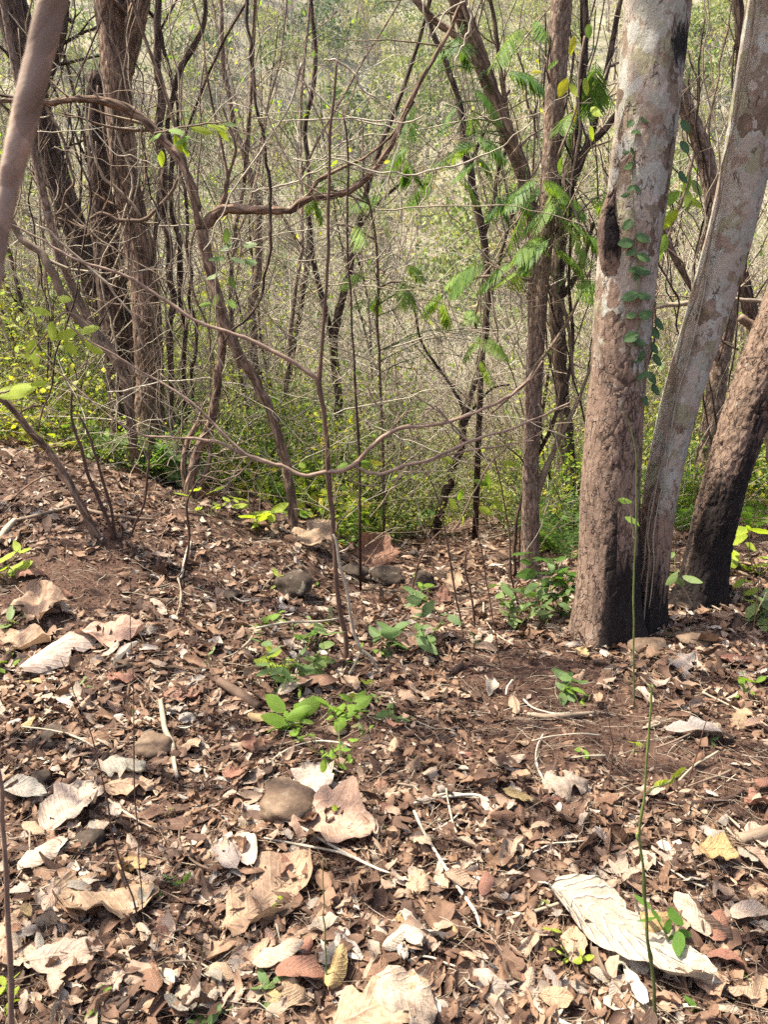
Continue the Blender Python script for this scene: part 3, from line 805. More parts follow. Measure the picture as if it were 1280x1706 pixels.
tI = simple_tree('slender_tree', 'dark curving stem against the right edge above the horizontal dead branch',
    [(1300, 900, 30), (1290, 700, 30), (1262, 560, 26), (1240, 470, 20), (1232, 380, 18), (1226, 300, 20), (1222, 220, 20), (1232, 150, 20), (1236, 80, 18), (1230, 0, 18)], (1300, 900), 'barkdark', 0.0, 70, 14,
    branches=[[(1262, 560, 14), (1285, 545, 12), (1320, 560, 12)], [(1226, 300, 8), (1260, 270, 7), (1300, 240, 6)]], tw=(10, (0.3, 0.9)), seed=5, crown=(2, 30), y=5.0)

# ---- left group
tL1 = simple_tree('rough_barked_tree', 'tall straight ridged brown trunk in the left group',
    [(250, 760, 52), (249, 680, 46), (248, 600, 46), (243, 520, 47), (236, 440, 49), (222, 370, 46), (209, 300, 43), (202, 230, 44), (196, 150, 46), (190, 70, 50), (182, 0, 52)], (248, 770), 'barkbrown', 0.01, 220, 64, y=6.3,
    rough=(0.007, (0.026, 0.10)), branches=[[(204, 130, 30), (216, 80, 34), (226, 30, 36), (238, -20, 34)]], tw=(4, (0.4, 0.9)), seed=6, crown=(5, 110), twmat='barkbrown')
tL3 = simple_tree('dark_tree', 'blackish vine-hung trunk standing just behind the ridged brown trunk',
    [(214, 720, 56), (205, 640, 52), (196, 560, 52), (186, 480, 48), (176, 400, 44), (167, 320, 38), (163, 240, 36), (160, 180, 32), (158, 128, 22), (157, 118, 8)], (214, 740), 'barkdark', 0.0, 150, 44, y=6.8,
    rough=(0.012, (0.04, 0.12)), up=0, tw=(12, (0.3, 0.8)), seed=7, crown=None)
tL4 = simple_tree('dark_tree', 'dark brown trunk leaning left behind the blurred near branch',
    [(245, 720, 30), (222, 650, 34), (195, 580, 38), (160, 480, 40), (128, 390, 40), (100, 310, 40), (78, 240, 42), (58, 170, 46), (40, 90, 52), (15, 0, 56)], (250, 745), 'barkdark', 0.0, 150, 44, y=7.3,
    rough=(0.010, (0.04, 0.12)), tw=(12, (0.4, 1.0)), seed=8, crown=(4, 90), branches=[[(58, 170, 20), (80, 120, 22), (98, 60, 24), (105, 0, 24)]], twmat='barkdark')
# slim leaning stem far left
tL5 = simple_tree('slender_tree', 'pale thin stem leaning left past the dark trunks',
    [(215, 640, 16), (180, 580, 16), (140, 520, 15), (105, 440, 15), (80, 360, 14), (62, 280, 13), (40, 190, 12), (20, 90, 11)], (225, 700), 'barkfine', 0.0, 60, 12, y=5.8, tw=(16, (0.3, 0.9)), seed=9, crown=(2, 30))

# arching tree with the long kinked limb
tK = simple_tree('arching_tree', 'bent brown tree whose limb arches left and kinks right across the view',
    [(489, 892, 22), (484, 820, 21), (472, 755, 21), (452, 690, 21), (425, 635, 21), (400, 595, 22), (382, 560, 23), (366, 510, 23), (352, 460, 23), (342, 420, 25), (335, 385, 26)], (489, 885), 'barkbrown', 0.0, 70, 16, up=0,
    branches=[[(335, 385, 22), (326, 340, 20), (314, 295, 20), (293, 258, 20), (262, 222, 20), (238, 198, 19), (205, 178, 18), (165, 166, 17), (120, 166, 15), (70, 172, 12), (20, 168, 9), (-30, 170, 7)],
              [(336, 388, 24), (352, 362, 22), (375, 348, 24), (410, 349, 17), (450, 350, 15), (484, 352, 15), (500, 338, 14), (518, 330, 13), (548, 328, 13), (582, 318, 14), (612, 296, 13), (640, 262, 13), (662, 222, 12), (680, 180, 11), (700, 140, 10), (728, 90, 9), (755, 40, 8), (775, -10, 8)],
              [(366, 350, 12), (380, 300, 7), (368, 240, 6), (355, 180, 5), (340, 100, 5)], [(380, 345, 10), (376, 310, 8), (392, 250, 6), (372, 180, 5)],
              [(510, 332, 9), (530, 300, 9), (560, 285, 7), (610, 262, 6), (650, 230, 5), (690, 170, 5)]], tw=(10, (0.25, 0.7)), seed=10, crown=None, wob=0.006, btint=0.35, thin=.8, kink=.4)
tH = simple_tree('slender_tree', 'thin twisted stem twining up beside the bent brown tree',
    [(316, 850, 26), (318, 800, 20), (328, 750, 20), (350, 700, 18), (362, 640, 17), (368, 590, 16), (366, 540, 14), (352, 480, 13), (345, 430, 12), (330, 380, 11), (322, 320, 9), (300, 250, 8)], (316, 838), 'barkbrown', 0.0, 70, 12, y=5.1, up=1.5,
    branches=[[(316, 830, 14), (305, 790, 12), (312, 740, 11), (330, 700, 10)], [(320, 840, 12), (350, 760, 9), (340, 720, 8)]], tw=(12, (0.3, 0.8)), seed=12, crown=None, wob=0.012, thin=.85)
# vine clump trunk at (275,..)
for k, pts in enumerate(([(285, 800, 15), (288, 640, 14), (284, 480, 15), (272, 330, 17), (266, 220, 20), (268, 120, 18), (262, 20, 16), (258, -20, 14)],
                         [(308, 800, 10), (305, 620, 10), (300, 480, 11), (288, 330, 11), (280, 200, 11), (290, 140, 13), (312, 80, 14), (330, 40, 12), (338, -5, 10)],
                         [(300, 780, 8), (320, 600, 8), (315, 420, 8), (300, 270, 8), (285, 130, 8), (265, 60, 9), (240, 20, 9)])):
    simple_tree('twisted_stem', ['thickest of the twisted dark stems right of the ridged trunk', 'middle twisted dark stem forking under the top edge', 'thinnest wiry dark stem crossing the twisted ones'][k], pts, (285 + 12 * k, 800), 'barkdark', 0.0, 50, 10, y=6.2 + 0.15 * k, up=1.0, tw=(16, (0.3, 0.9)), seed=20 + k, crown=None, wob=0.03, thin=.72, group='twisted dark stems')

# foreground sapling with its wide bare arms
sap, Psap, rsap, ysap = simple_tree('bare_sapling', 'leafless reddish sapling in the centre with wide bare arms', [(578, 1108, 16), (577, 1070, 13), (570, 1035, 13), (562, 980, 12), (558, 910, 12), (553, 850, 12), (547, 790, 13), (545, 740, 11), (540, 690, 11), (532, 640, 13), (535, 590, 9), (541, 520, 8), (547, 420, 8), (547, 310, 8), (550, 220, 7), (558, 160, 6), (561, 100, 5)], (578, 1102), 'sap', 0.0, 90, 10, up=0,
    branches=[[(531, 632, 11), (500, 610, 11), (460, 588, 10), (427, 570, 10), (375, 552, 9), (325, 535, 9), (290, 510, 9), (258, 490, 9), (225, 466, 8), (185, 450, 7), (150, 441, 7), (110, 425, 6), (70, 400, 5), (20, 375, 5), (-20, 360, 4)],
              [(546, 786, 11), (510, 792, 10), (490, 788, 10), (470, 776, 9), (440, 768, 9), (400, 755, 8), (372, 738, 8), (330, 731, 7), (290, 729, 6), (240, 726, 6), (205, 710, 5), (165, 680, 4), (120, 640, 4), (60, 590, 3)],
              [(470, 776, 8), (430, 768, 8), (395, 746, 8), (360, 710, 7), (330, 680, 7), (290, 650, 6), (240, 622, 5), (190, 590, 5), (150, 570, 4), (110, 540, 3)],
              [(546, 786, 11), (570, 784, 11), (592, 774, 11), (612, 752, 10), (635, 730, 10), (660, 716, 10), (676, 712, 10), (720, 709, 9), (745, 703, 9), (785, 690, 8), (820, 675, 8), (855, 656, 7), (885, 630, 6), (905, 600, 4)],
              [(590, 776, 8), (610, 786, 8), (632, 791, 9), (655, 784, 9), (672, 775, 9), (710, 768, 8), (740, 755, 8), (782, 736, 8), (815, 725, 7), (860, 712, 6), (910, 690, 5), (950, 670, 4)],
              [(675, 775, 5), (720, 766, 5), (760, 755, 5), (800, 748, 5), (850, 740, 4), (890, 735, 3)],
              [(782, 735, 5), (760, 720, 5), (740, 690, 5), (725, 675, 4)], [(660, 716, 4), (640, 690, 4), (620, 660, 4), (610, 640, 3)], [(676, 712, 4), (700, 695, 3), (735, 670, 3)],
              [(258, 490, 4), (240, 505, 4), (225, 512, 4), (232, 525, 3), (250, 530, 3)], [(230, 468, 4), (229, 450, 4), (215, 440, 3)], [(547, 330, 4), (500, 300, 4), (470, 250, 3), (440, 180, 3), (415, 130, 3)], [(548, 230, 4), (520, 170, 4), (500, 120, 3), (490, 100, 3)],
              [(420, 765, 4), (400, 790, 4), (370, 800, 3), (330, 790, 3)], [(600, 780, 4), (580, 800, 4), (620, 810, 3), (660, 800, 3), (695, 780, 3)]],
    tw=(14, (0.05, 0.28)), seed=30, crown=None, wob=0.003, twmat='twig', tint=0.5, btint=0.95, kink=0.75, thin=0.68, bn=7)
# second thin dark stem beside it
simple_tree('thin_sapling', 'thin dark straight stem just right of the central sapling', [(600, 860, 5), (596, 700, 5), (588, 560, 4), (580, 400, 4), (578, 250, 4), (570, 180, 3)], (600, 870), 'sap', 0, 40, 6, up=0, tw=(3, (0.2, 0.4)), seed=31, crown=None, wob=0.006, tint=0.1, y=4.4)

# out-of-focus branch close to the lens
rgN = np.random.default_rng(40)
P, r = trace([(112, -90, 48), (88, 0, 47), (66, 90, 45), (42, 190, 43), (21, 280, 38), (6, 350, 32), (-4, 420, 26), (-12, 500, 19), (-18, 600, 14)], 0.62, 0, 60)
mb = MB(); tube(mb, P, r * (1 + 0.03 * rgN.normal(0, 1, 60)), 24, 0.5)
root = empty('near_branch', P[-1], 'thick out of focus branch slanting across the top left corner', 'branch')
mb.build('limb', M['blur'], root)
mb = MB(); Pk, rk = trace([(2, 380, 24), (-14, 385, 20), (-40, 392, 14)], 0.62, 0, 12); tube(mb, Pk, rk, 12, 0.4); mb.build('twig', M['blur'], root)

# leaning stick-like shrubs on the left slope
simple_tree('bare_sapling', 'lone leafless stem leaning left on the litter slope', [(166, 905, 18), (150, 875, 14), (128, 828, 13), (104, 785, 13), (80, 750, 12), (55, 725, 12), (28, 690, 11), (5, 668, 11), (-30, 640, 10)], (166, 902), 'barkbrown', 0, 50, 10, up=0.6, tw=(3, (0.2, 0.4)), seed=32, crown=None, wob=0.003,
    branches=[[(28, 695, 4), (45, 680, 4), (70, 676, 3)], [(110, 795, 4), (90, 790, 4), (60, 800, 3), (20, 830, 3)]])
for k, pts in enumerate(([(190, 900, 6), (172, 850, 6), (150, 800, 6), (135, 745, 5), (120, 700, 4), (118, 650, 3)], [(192, 900, 5), (186, 850, 5), (170, 800, 5), (150, 730, 4), (128, 690, 3)], [(210, 905, 4), (235, 850, 4), (245, 800, 4), (248, 740, 3)], [(305, 960, 5), (315, 900, 4), (312, 840, 4), (330, 800, 3)])):
    simple_tree('shrub_stem', ['straightest dark whip stem beside the lone leaning stem', 'dark whip stem bending left beside the lone leaning stem', 'short whip stem bending right of the lone leaning stem', 'thin dry whip stem on the bank under the twisted stems'][k], pts, pts[0][:2], 'sap', 0, 24, 6, up=0, tw=(3, (0.15, 0.4)), seed=33 + k, crown=None, wob=0.004, tint=0.25, group='dark whip stems on the left slope')

# out-of-view trees, added so that their crowns dapple the bank
for k, (x, y, H, lab, nb, nl) in enumerate(((-4.1, 4.7, 7.5, 'unseen leafy tree added outside the left edge to shade the bank', 16, 420), (-2.9, 2.7, 6.0, 'unseen slim half bare tree added outside the left edge for dappled shade', 9, 90), (3.9, 2.5, 6.5, 'unseen half bare tree just outside the right edge', 7, 60))):
    rg = np.random.default_rng(850 + k); b = np.array([x, y, float(gh(x, y))])
    root = empty('unseen_shade_tree', b, lab, 'tree')
    P = wander(b - np.array([0, 0, .1]), (.12 if x < 0 else -.05, 0, 1), H, 30, .03, 0, rg); r = np.linspace(.09 if k == 0 else .05, .015, 30)
    m = MB(); tube(m, P, r, 12, .5); m.build('trunk', M['barkbrown'], root)
    lf = MB(); tips = []
    for q in range(nb):
        i_ = int(rg.integers(11, 29)); m = MB()
        Q = wander(P[i_], (rg.uniform(-.4, 1.0) if x < 0 else rg.uniform(-1, .4), rg.normal(0, .6), rg.uniform(.2, .9)), rg.uniform(1.2, 2.8), 10, .12, 0, rg)
        rr = np.linspace(r[i_] * .5, .004, 10); tube(m, Q, rr, 6, .5); twigs(m, Q, rr, 8, (.3, 1.0), rg, .5, 2, 3, tips=tips); m.build('branch', M['twig'], root)
    sel = [tips[int(rg.integers(0, len(tips)))] for _ in range(nl)]
    p = np.array([t_[0] for t_ in sel]) + rg.normal(0, .07, (nl, 3))
    leaf_block(lf, p, (0, 0, 1), None, rg.uniform(.08, .16, nl), rg.uniform(.05, .09, nl), rg, 4, 3, .3, .4, .02, .03, direction=rg.normal(0, 1, (nl, 3)), origin_mid=False, tiltsd=.4)
    tag(lf.build('foliage', M['leaf'], root), kind='stuff')

# ------------------------------------------------------------------ more single stems of the middle distance, traced
simple_tree('forked_tree', 'dark forked thin tree in the thicket just right of the central sapling', [(566, 720, 13), (563, 660, 13), (557, 600, 13), (559, 550, 13), (575, 480, 12), (588, 420, 11), (603, 350, 10), (622, 285, 10), (640, 230, 8), (655, 190, 7)], (568, 800), 'barkdark', 0, 50, 8, y=8.5, up=2.0,
    branches=[[(556, 590, 10), (545, 530, 9), (530, 470, 9), (518, 400, 8), (512, 330, 6)], [(588, 420, 6), (600, 380, 5), (640, 330, 5), (690, 290, 4)]], tw=(16, (0.4, 1.2)), seed=50, crown=None, wob=0.01)
simple_tree('leaning_tree', 'short dark leaning tree beside the sunken leaf-strewn path', [(716, 902, 26), (728, 870, 24), (742, 830, 20), (756, 780, 18), (770, 730, 18), (776, 690, 18), (790, 650, 12), (800, 600, 9), (808, 530, 8)], (716, 898), 'barkdark', 0, 60, 14, up=1.5,
    branches=[[(770, 720, 9), (790, 680, 7), (820, 650, 6), (850, 640, 5)], [(776, 690, 8), (750, 640, 7), (715, 590, 6), (695, 545, 5), (690, 490, 4)]], tw=(14, (0.4, 1.0)), seed=51, crown=None, wob=0.02, thin=.72)
simple_tree('slender_tree', 'dark crooked thin tree with small leaves right of centre', [(800, 640, 10), (812, 520, 11), (810, 440, 12), (803, 380, 13), (793, 330, 13), (782, 280, 13), (772, 230, 12), (765, 170, 10), (740, 100, 9), (720, 50, 9), (700, 0, 8)], (800, 800), 'barkdark', 0, 60, 8, y=7.8, up=1.5,
    branches=[[(805, 400, 8), (822, 340, 7), (830, 290, 6), (850, 230, 5)], [(782, 280, 6), (812, 210, 6), (850, 150, 5)]], tw=(16, (0.4, 1.2)), seed=52, crown=None, wob=0.012)
simple_tree('slender_tree', 'straight dark thin tree left of the central sapling top', [(470, 760, 10), (480, 640, 10), (500, 520, 10), (512, 430, 10), (515, 330, 9), (510, 220, 8), (525, 120, 8), (520, 0, 7)], (470, 800), 'barkdark', 0, 50, 8, y=9.2, up=1.5, tw=(18, (0.4, 1.2)), seed=53, crown=None, wob=0.02)
simple_tree('slender_tree', 'grey thin tree between the bent tree limb and the hanging black vine', [(430, 740, 13), (428, 640, 13), (420, 520, 13), (432, 420, 13), (425, 330, 12), (405, 260, 11), (385, 180, 9), (372, 90, 8), (368, 0, 7)], (430, 790), 'barkfine', 0, 50, 8, y=8.0, up=1.5, tw=(18, (0.4, 1.2)), seed=54, crown=None, wob=0.02)
for k, (pts, lab) in enumerate((
    ([(772, 1055, 4), (762, 1000, 5), (755, 960, 5), (745, 900, 4), (735, 850, 4), (720, 805, 3), (690, 760, 3)], 'thin brown upright stick left of the burnt stick on the path'),
    ([(790, 1050, 7), (790, 1020, 6), (783, 980, 6), (775, 945, 5), (778, 920, 3)], 'short dark burnt stick standing on the path edge'),
    ([(688, 1010, 4), (690, 970, 5), (700, 930, 5), (720, 900, 4), (735, 885, 3)], 'dark slanting twig standing in front of the leaning path tree'),
    ([(836, 1120, 3), (825, 1050, 3), (812, 970, 3), (800, 900, 3), (788, 850, 3)], 'long thin wiry stem right of the burnt stick'),
    ([(865, 1010, 5), (852, 960, 5), (850, 900, 4), (840, 830, 4), (820, 740, 3)], 'thin dark stem beside the green bush at the reddish trunk foot'),
    ([(1015, 1330, 4), (1018, 1290, 4), (1022, 1250, 3), (1016, 1200, 2), (1010, 1170, 2)], 'small reddish dry stem standing in bare soil, right of centre'),
    ([(1140, 1325, 4), (1155, 1280, 3), (1165, 1250, 3), (1180, 1200, 2), (1215, 1130, 2), (1250, 1080, 2), (1270, 940, 2)], 'long thin reddish stem bending right near the right edge'),
    ([(232, 1540, 4), (205, 1450, 4), (185, 1370, 4), (168, 1290, 3), (150, 1220, 3), (130, 1170, 2), (100, 1095, 2)], 'long thin dark stem leaning left above the big tan leaf'),
    ([(238, 1535, 3), (232, 1430, 3), (226, 1330, 3), (224, 1230, 3), (220, 1130, 2), (218, 1010, 2), (215, 960, 2)], 'long thin dark stem standing upright above the big tan leaf'),
    ([(18, 1720, 14), (14, 1600, 13), (10, 1500, 12), (6, 1400, 11), (0, 1320, 10), (-8, 1240, 9)], 'thick brown stem upright along the left edge at the bottom'),
    ([(545, 1650, 4), (541, 1560, 4), (538, 1470, 3), (537, 1430, 3)], 'thin greenish stem sticking up in the bottom middle'),
    ([(1058, 1180, 7), (1055, 1080, 8), (1058, 960, 8), (1060, 860, 7), (1062, 760, 5), (1048, 700, 4), (1030, 670, 2)], 'thin green stem rising in front of the two lichened trunks'))):
    simple_tree('standing_stem', lab, pts, pts[0][:2], 'stem' if k in (10, 11) else 'sap', 0, 30, 6, up=0, tw=(3 if k in (0, 3, 4, 6) else 0, (0.05, 0.2)), kink=.5, thin=.4 if k == 11 else .72, seed=60 + k, crown=None, wob=0.003, tint=0.35 if k != 9 else 0.75, cat='stem', y=None)
# fresh green shoot close to the lens, two lengths knotted at a node
def up_stem(name, label, pts, base_px, mat, tint, seed, side=(), y=None):
    b = onground(*base_px)
    root = empty(name, b, label, 'plant')
    P, r = trace(pts, b[1] if y is None else y, 0, 40, kink=.6, wob=0.003, rg=np.random.default_rng(seed))
    r = r * .5 * (1 + .5 * np.isin(np.arange(40), (9, 17, 18, 26, 33))); m = MB(); tube(m, P, r, 8, np.linspace(0.0, 0.5, 40).repeat(8)); m.build('stem', M[mat], root)
    for s_ in side:
        Q, q = trace(s_, b[1] if y is None else y, 0, 14); m = MB(); tube(m, Q, q * .7, 6, 0.7); m.build('shoot', M[mat], root)
    return root, b
shoot, bsh = up_stem('green_shoot', 'bare green shoot rising from the bottom edge right of centre', [(1095, 1712, 13), (1090, 1640, 12), (1080, 1560, 11), (1074, 1480, 10), (1068, 1420, 9), (1066, 1395, 9), (1073, 1340, 8), (1078, 1260, 8), (1083, 1200, 8), (1089, 1150, 9), (1091, 1143, 7)], (1095, 1706), 'stem', 0.4, 3,
    [[(1068, 1405, 8), (1063, 1395, 9), (1062, 1388, 5)], [(1080, 1322, 5), (1090, 1312, 5), (1110, 1306, 6), (1122, 1298, 4), (1140, 1285, 2)], [(1089, 1150, 6), (1084, 1143, 5), (1080, 1141, 3)]])
ms = MB()
leaf_block(ms, np.array([at(1098, 1306, bsh[1]), at(1108, 1303, bsh[1]), at(1120, 1300, bsh[1]), at(1128, 1290, bsh[1]), at(1136, 1284, bsh[1])]), (0, -.6, .6), None, 0.022, 0.012, rng, 4, 3, .4, .2, .02, .02, direction=np.array([[.6, 0, .5], [.7, 0, .2], [.3, 0, .8], [.6, 0, .6], [.6, .2, .4]]), tint=np.full(5, .9))
tag(ms.build('buds', M['leaf'], shoot), kind='stuff')

# ------------------------------------------------------------------ hanging vines and dead branches
def vine(name, label, pts, y, mat='twig', tint=0.4, wob=0.012, tw=0, seed=0, cat='vine', group=None, k=6):
    rg = np.random.default_rng(seed + 900)
    P, r = trace(pts, y, 0, max(14, len(pts) * 6), wob=wob, rg=rg)
    m = MB(); tube(m, P, r, k, tint)
    if not tw:
        return tag(m.build(name, M[mat]), label, cat, group)
    root = empty(name, P[0], label, cat, group)
    m.build('stem', M[mat], root)
    m2 = MB(); twigs(m2, P, r, tw, (0.1, 0.45), rg, 0.6, 2, 3); tag(m2.build('twigs', M[mat], root), kind='stuff')
    return root
vine('hanging_vine', 'black vine hanging from the top edge over the kinked limb', [(411, -15, 6), (415, 60, 6), (422, 130, 6), (432, 200, 6), (442, 260, 6), (449, 320, 6), (451, 380, 6), (447, 430, 6), (438, 480, 5), (420, 520, 4), (395, 545, 4), (370, 570, 4)], 4.6, 'barkdark', 0.1)
vine('dry_branch', 'dead horizontal branch crossing behind the leaning mottled trunk', [(1095, 512, 7), (1120, 508, 9), (1160, 504, 10), (1200, 500, 8), (1250, 500, 8), (1300, 504, 8)], 4.6, 'twig', 0.7, 0.006, 4, 2, 'branch')
vine('dry_branch', 'twisted dead branch over the rough trunk at the right edge', [(1234, 528, 14), (1250, 540, 16), (1268, 552, 17), (1300, 566, 18)], 3.9, 'twig', 0.45, 0.004, 3, 3, 'branch')
vine('looping_vine', 'vine looping from the thin tree across to the vine-wrapped trunk', [(775, 470, 4), (800, 462, 5), (840, 460, 6), (880, 464, 7), (905, 470, 8), (925, 490, 8), (940, 515, 7), (950, 560, 6), (955, 640, 5)], 5.0, 'twig', 0.5, 0.006, 8, 4)
vine('looping_vine', 'thin vine slanting down across the reddish trunk', [(985, 450, 4), (960, 510, 5), (925, 570, 6), (900, 600, 6), (875, 640, 6), (850, 660, 5), (820, 690, 4)], 4.9, 'twig', 0.45, 0.006, 5, 5)
vine('looping_vine', 'dark vine climbing from the reddish trunk foot to the vine-wrapped trunk', [(860, 960, 5), (858, 900, 6), (870, 830, 6), (890, 770, 7), (920, 710, 7), (945, 640, 6), (955, 560, 6), (950, 450, 5), (955, 330, 5), (966, 200, 5), (972, 80, 5), (970, -10, 5)], 5.0, 'barkdark', 0.3, 0.012, 6, 6)
vine('looping_vine', 'pale vine hanging in a loop on the ridged trunk', [(150, 160, 4), (150, 230, 4), (165, 280, 5), (175, 300, 6), (190, 312, 6), (215, 335, 6), (235, 362, 6)], 6.0, 'twig', 0.6, 0.005, 0, 7)
vine('looping_vine', 'brown vine sagging between the ridged trunk and the twisted stems', [(150, 365, 5), (170, 355, 6), (200, 368, 7), (235, 366, 7), (260, 350, 6), (285, 320, 6), (298, 296, 5)], 5.9, 'twig', 0.35, 0.006, 3, 8)
vine('looping_vine', 'crooked vine down the inside of the leaning dark trunk', [(10, 60, 4), (40, 130, 5), (75, 180, 6), (110, 240, 5), (122, 290, 5), (110, 330, 4), (95, 380, 4)], 5.9, 'twig', 0.35, 0.02, 5, 9)
vine('fallen_branch', 'thick pale fallen branch leaning over the dark trunk feet', [(-10, 330, 10), (40, 400, 12), (80, 440, 14), (105, 490, 15), (130, 530, 14), (165, 570, 12), (200, 600, 12), (230, 625, 8)], 5.6, 'twig', 0.45, 0.02, 6, 10, 'branch')
vine('dry_branch', 'thin drooping branch across the left dark trunks', [(60, 375, 4), (95, 395, 4), (130, 430, 4), (175, 470, 4), (215, 520, 3), (240, 580, 3)], 5.0, 'twig', 0.75, 0.01, 6, 11, 'branch')
for k, (pts, lab) in enumerate((
    ([(490, 160, 3), (503, 105, 4), (490, 150, 4), (478, 185, 3), (450, 230, 3), (400, 300, 3), (340, 420, 2)], 'pale dry stalk hanging left of the sapling tip'),
    ([(540, 100, 3), (560, 98, 4), (582, 115, 4), (605, 145, 4), (628, 165, 3), (640, 180, 2)], 'pale bent dry stalk right of the sapling tip'),
    ([(548, 262, 2), (590, 275, 3), (640, 288, 3), (690, 289, 3), (740, 282, 3), (800, 260, 3), (845, 235, 2), (890, 200, 2)], 'long pale dry stalk sagging over the centre'),
    ([(425, 196, 2), (480, 200, 2), (560, 196, 3), (630, 202, 3), (690, 200, 3), (706, 194, 2), (700, 205, 2)], 'pale horizontal dry stalk in the top centre'),
    ([(420, 320, 2), (460, 312, 3), (520, 290, 3), (548, 278, 2)], 'short pale dry stalk left of the sapling'),
    ([(705, 0, 3), (718, 60, 3), (742, 20, 3), (778, 0, 3)], 'curved pale tendril at the top edge'),
    ([(780, 10, 4), (784, 40, 4), (775, 70, 4), (760, 100, 3), (757, 125, 3), (768, 128, 2)], 'pale curling tendril on the slanting brown trunk'),
    ([(470, 115, 2), (520, 150, 3), (570, 190, 3), (640, 210, 3), (700, 245, 2)], 'reddish dry stalk crossing the sapling tip'),
    ([(898, 40, 3), (905, 120, 4), (898, 200, 3), (905, 280, 3)], 'straight grey vine hanging left of the reddish trunk'))):
    vine('dry_stalk', lab, pts, 3.9 + 0.2 * k, 'twig', 0.9, 0.01, 3 if k < 4 else 0, 30 + k, 'stalk', 'pale dry stalks hanging in the thicket', 5)
# many thin vines round the left trunks and the right stems
rgv = np.random.default_rng(77)
zones = ((30, 330, 5.0, 7.5, 34, 'left trunks'), (840, 990, 4.9, 6.2, 16, 'slender right trunks'), (1110, 1290, 4.4, 6.5, 16, 'rough right trunk'))
for (x0, x1, y0, y1, cnt, where) in zones:
    for k in range(cnt):
        y = rgv.uniform(y0, y1); px = rgv.uniform(x0, x1)
        top = rgv.uniform(-60, 260); bot = rgv.uniform(480, 780)
        n = 6; xs = px + np.cumsum(rgv.normal(0, 26, n)); ys = np.linspace(top, bot, n) + rgv.normal(0, 15, n)
        w = rgv.uniform(1.3, 3.6)
        dark = rgv.random() < 0.5
        vine('thin_vine', f"{'dark' if dark else 'pale'} {'hair-thin' if w < 2 else 'thin' if w < 2.9 else 'thicker'} vine strand on the {['left', 'middle', 'right'][min(2, int(3 * (px - x0) / (x1 - x0)))]} side of the {where}", [(a, b, w * rgv.uniform(.8, 1.2)) for a, b in zip(xs, ys)], y, 'barkdark' if dark else 'twig', rgv.uniform(0.3, 0.8), 0.03, int(rgv.integers(2, 7)) if not dark else 0, 200 + k, 'vine', f'thin vines among the {where}', 5)

rgc = np.random.default_rng(78)
for k in range(90):
    y = rgc.uniform(4.2, 7.5); px, py = rgc.uniform(60, 900), rgc.uniform(120, 740)
    a = rgc.choice([rgc.uniform(-.5, .5), rgc.uniform(.6, 1.3), rgc.uniform(-1.3, -.6)]); L = rgc.uniform(120, 380); cv = rgc.normal(0, .5); w = rgc.uniform(1.2, 2.6)
    xs, ys = [px], [py]
    for q in range(5):
        xs.append(xs[-1] + L / 5 * math.cos(a)); ys.append(ys[-1] + L / 5 * math.sin(a)); a += cv / 5 + rgc.normal(0, .22)
    where = 'left trunks' if px < 330 else 'kinked limb' if px < 560 else 'central sapling' if px < 720 else 'slender right trunks'
    vine('crossing_twig', f"{'arching' if abs(cv) > .5 else 'crooked'} {'hair-thin' if w < 1.8 else 'thin'} bare twig crossing near the {where}", [(u, v_, w * (1 - .09 * n_)) for n_, (u, v_) in enumerate(zip(xs, ys))], y, 'twig', rgc.uniform(.5, 1.0), .012, int(rgc.integers(3, 9)), 400 + k, 'twig', 'bare twigs crossing the thicket', 4)

# ------------------------------------------------------------------ thicket: prototypes, then copies with their parts
rgp = np.random.default_rng(101)
def protos_sapling(k):
    rg = np.random.default_rng(300 + k)
    H = rg.uniform(4.5, 7.5); r0 = rg.uniform(0.012, 0.028)
    tr, br, lf = MB(), MB(), MB(); tips = []
    P = wander((0, 0, -0.1), (rg.normal(0, .15), rg.normal(0, .15), 1), H, 22, 0.075, 0, rg, 0.02)
    r = np.linspace(r0, r0 * 0.25, 22); tube(tr, P, r, 7, rg.uniform(0.1, 0.5))
    twigs(br, P, r, 26, (0.5, 1.7), rg, 0.45, 3, 3, 0.14, (0.45, 1.0), 0.15, 0.04, tips, 0.0022)
    for _ in range(2):
        i = int(rg.integers(5, 12)); Q = wander(P[i], perp_dir((P[i + 1] - P[i]) / np.linalg.norm(P[i + 1] - P[i]), 0.45, rg), H * 0.6, 14, 0.09, 0, rg, 0.05)
        rq = np.linspace(r[i] * .75, r0 * .2, 14); tube(tr, Q, rq, 6, 0.3); twigs(br, Q, rq, 13, (0.4, 1.2), rg, 0.45, 2, 3, 0.14, (0.45, 1.0), 0.1, 0.04, tips, 0.0022)
    nl = [25, 60, 120, 40, 90, 15, 70, 30][k % 8]
    sel = [tips[int(rg.integers(0, len(tips)))] for _ in range(nl)]
    p = np.array([s[0] for s in sel]) + rg.normal(0, .05, (nl, 3)); d = rg.normal(0, 1, (nl, 3))
    leaf_block(lf, p, (0, 0, 1), None, rg.uniform(0.05, 0.10, nl), rg.uniform(0.03, 0.055, nl), rg, 3, 3, 0.3, 0.3, 0.02, 0.02, direction=d, tint=rg.uniform(0.35, 1.0, nl), origin_mid=False, tiltsd=.5)
    return [('trunk', tr, ['barkdark', 'barkfine', 'twig', 'twig'][k % 4], None), ('branches', br, 'twig', 'stuff'), ('foliage', lf, 'leaf', 'stuff')]
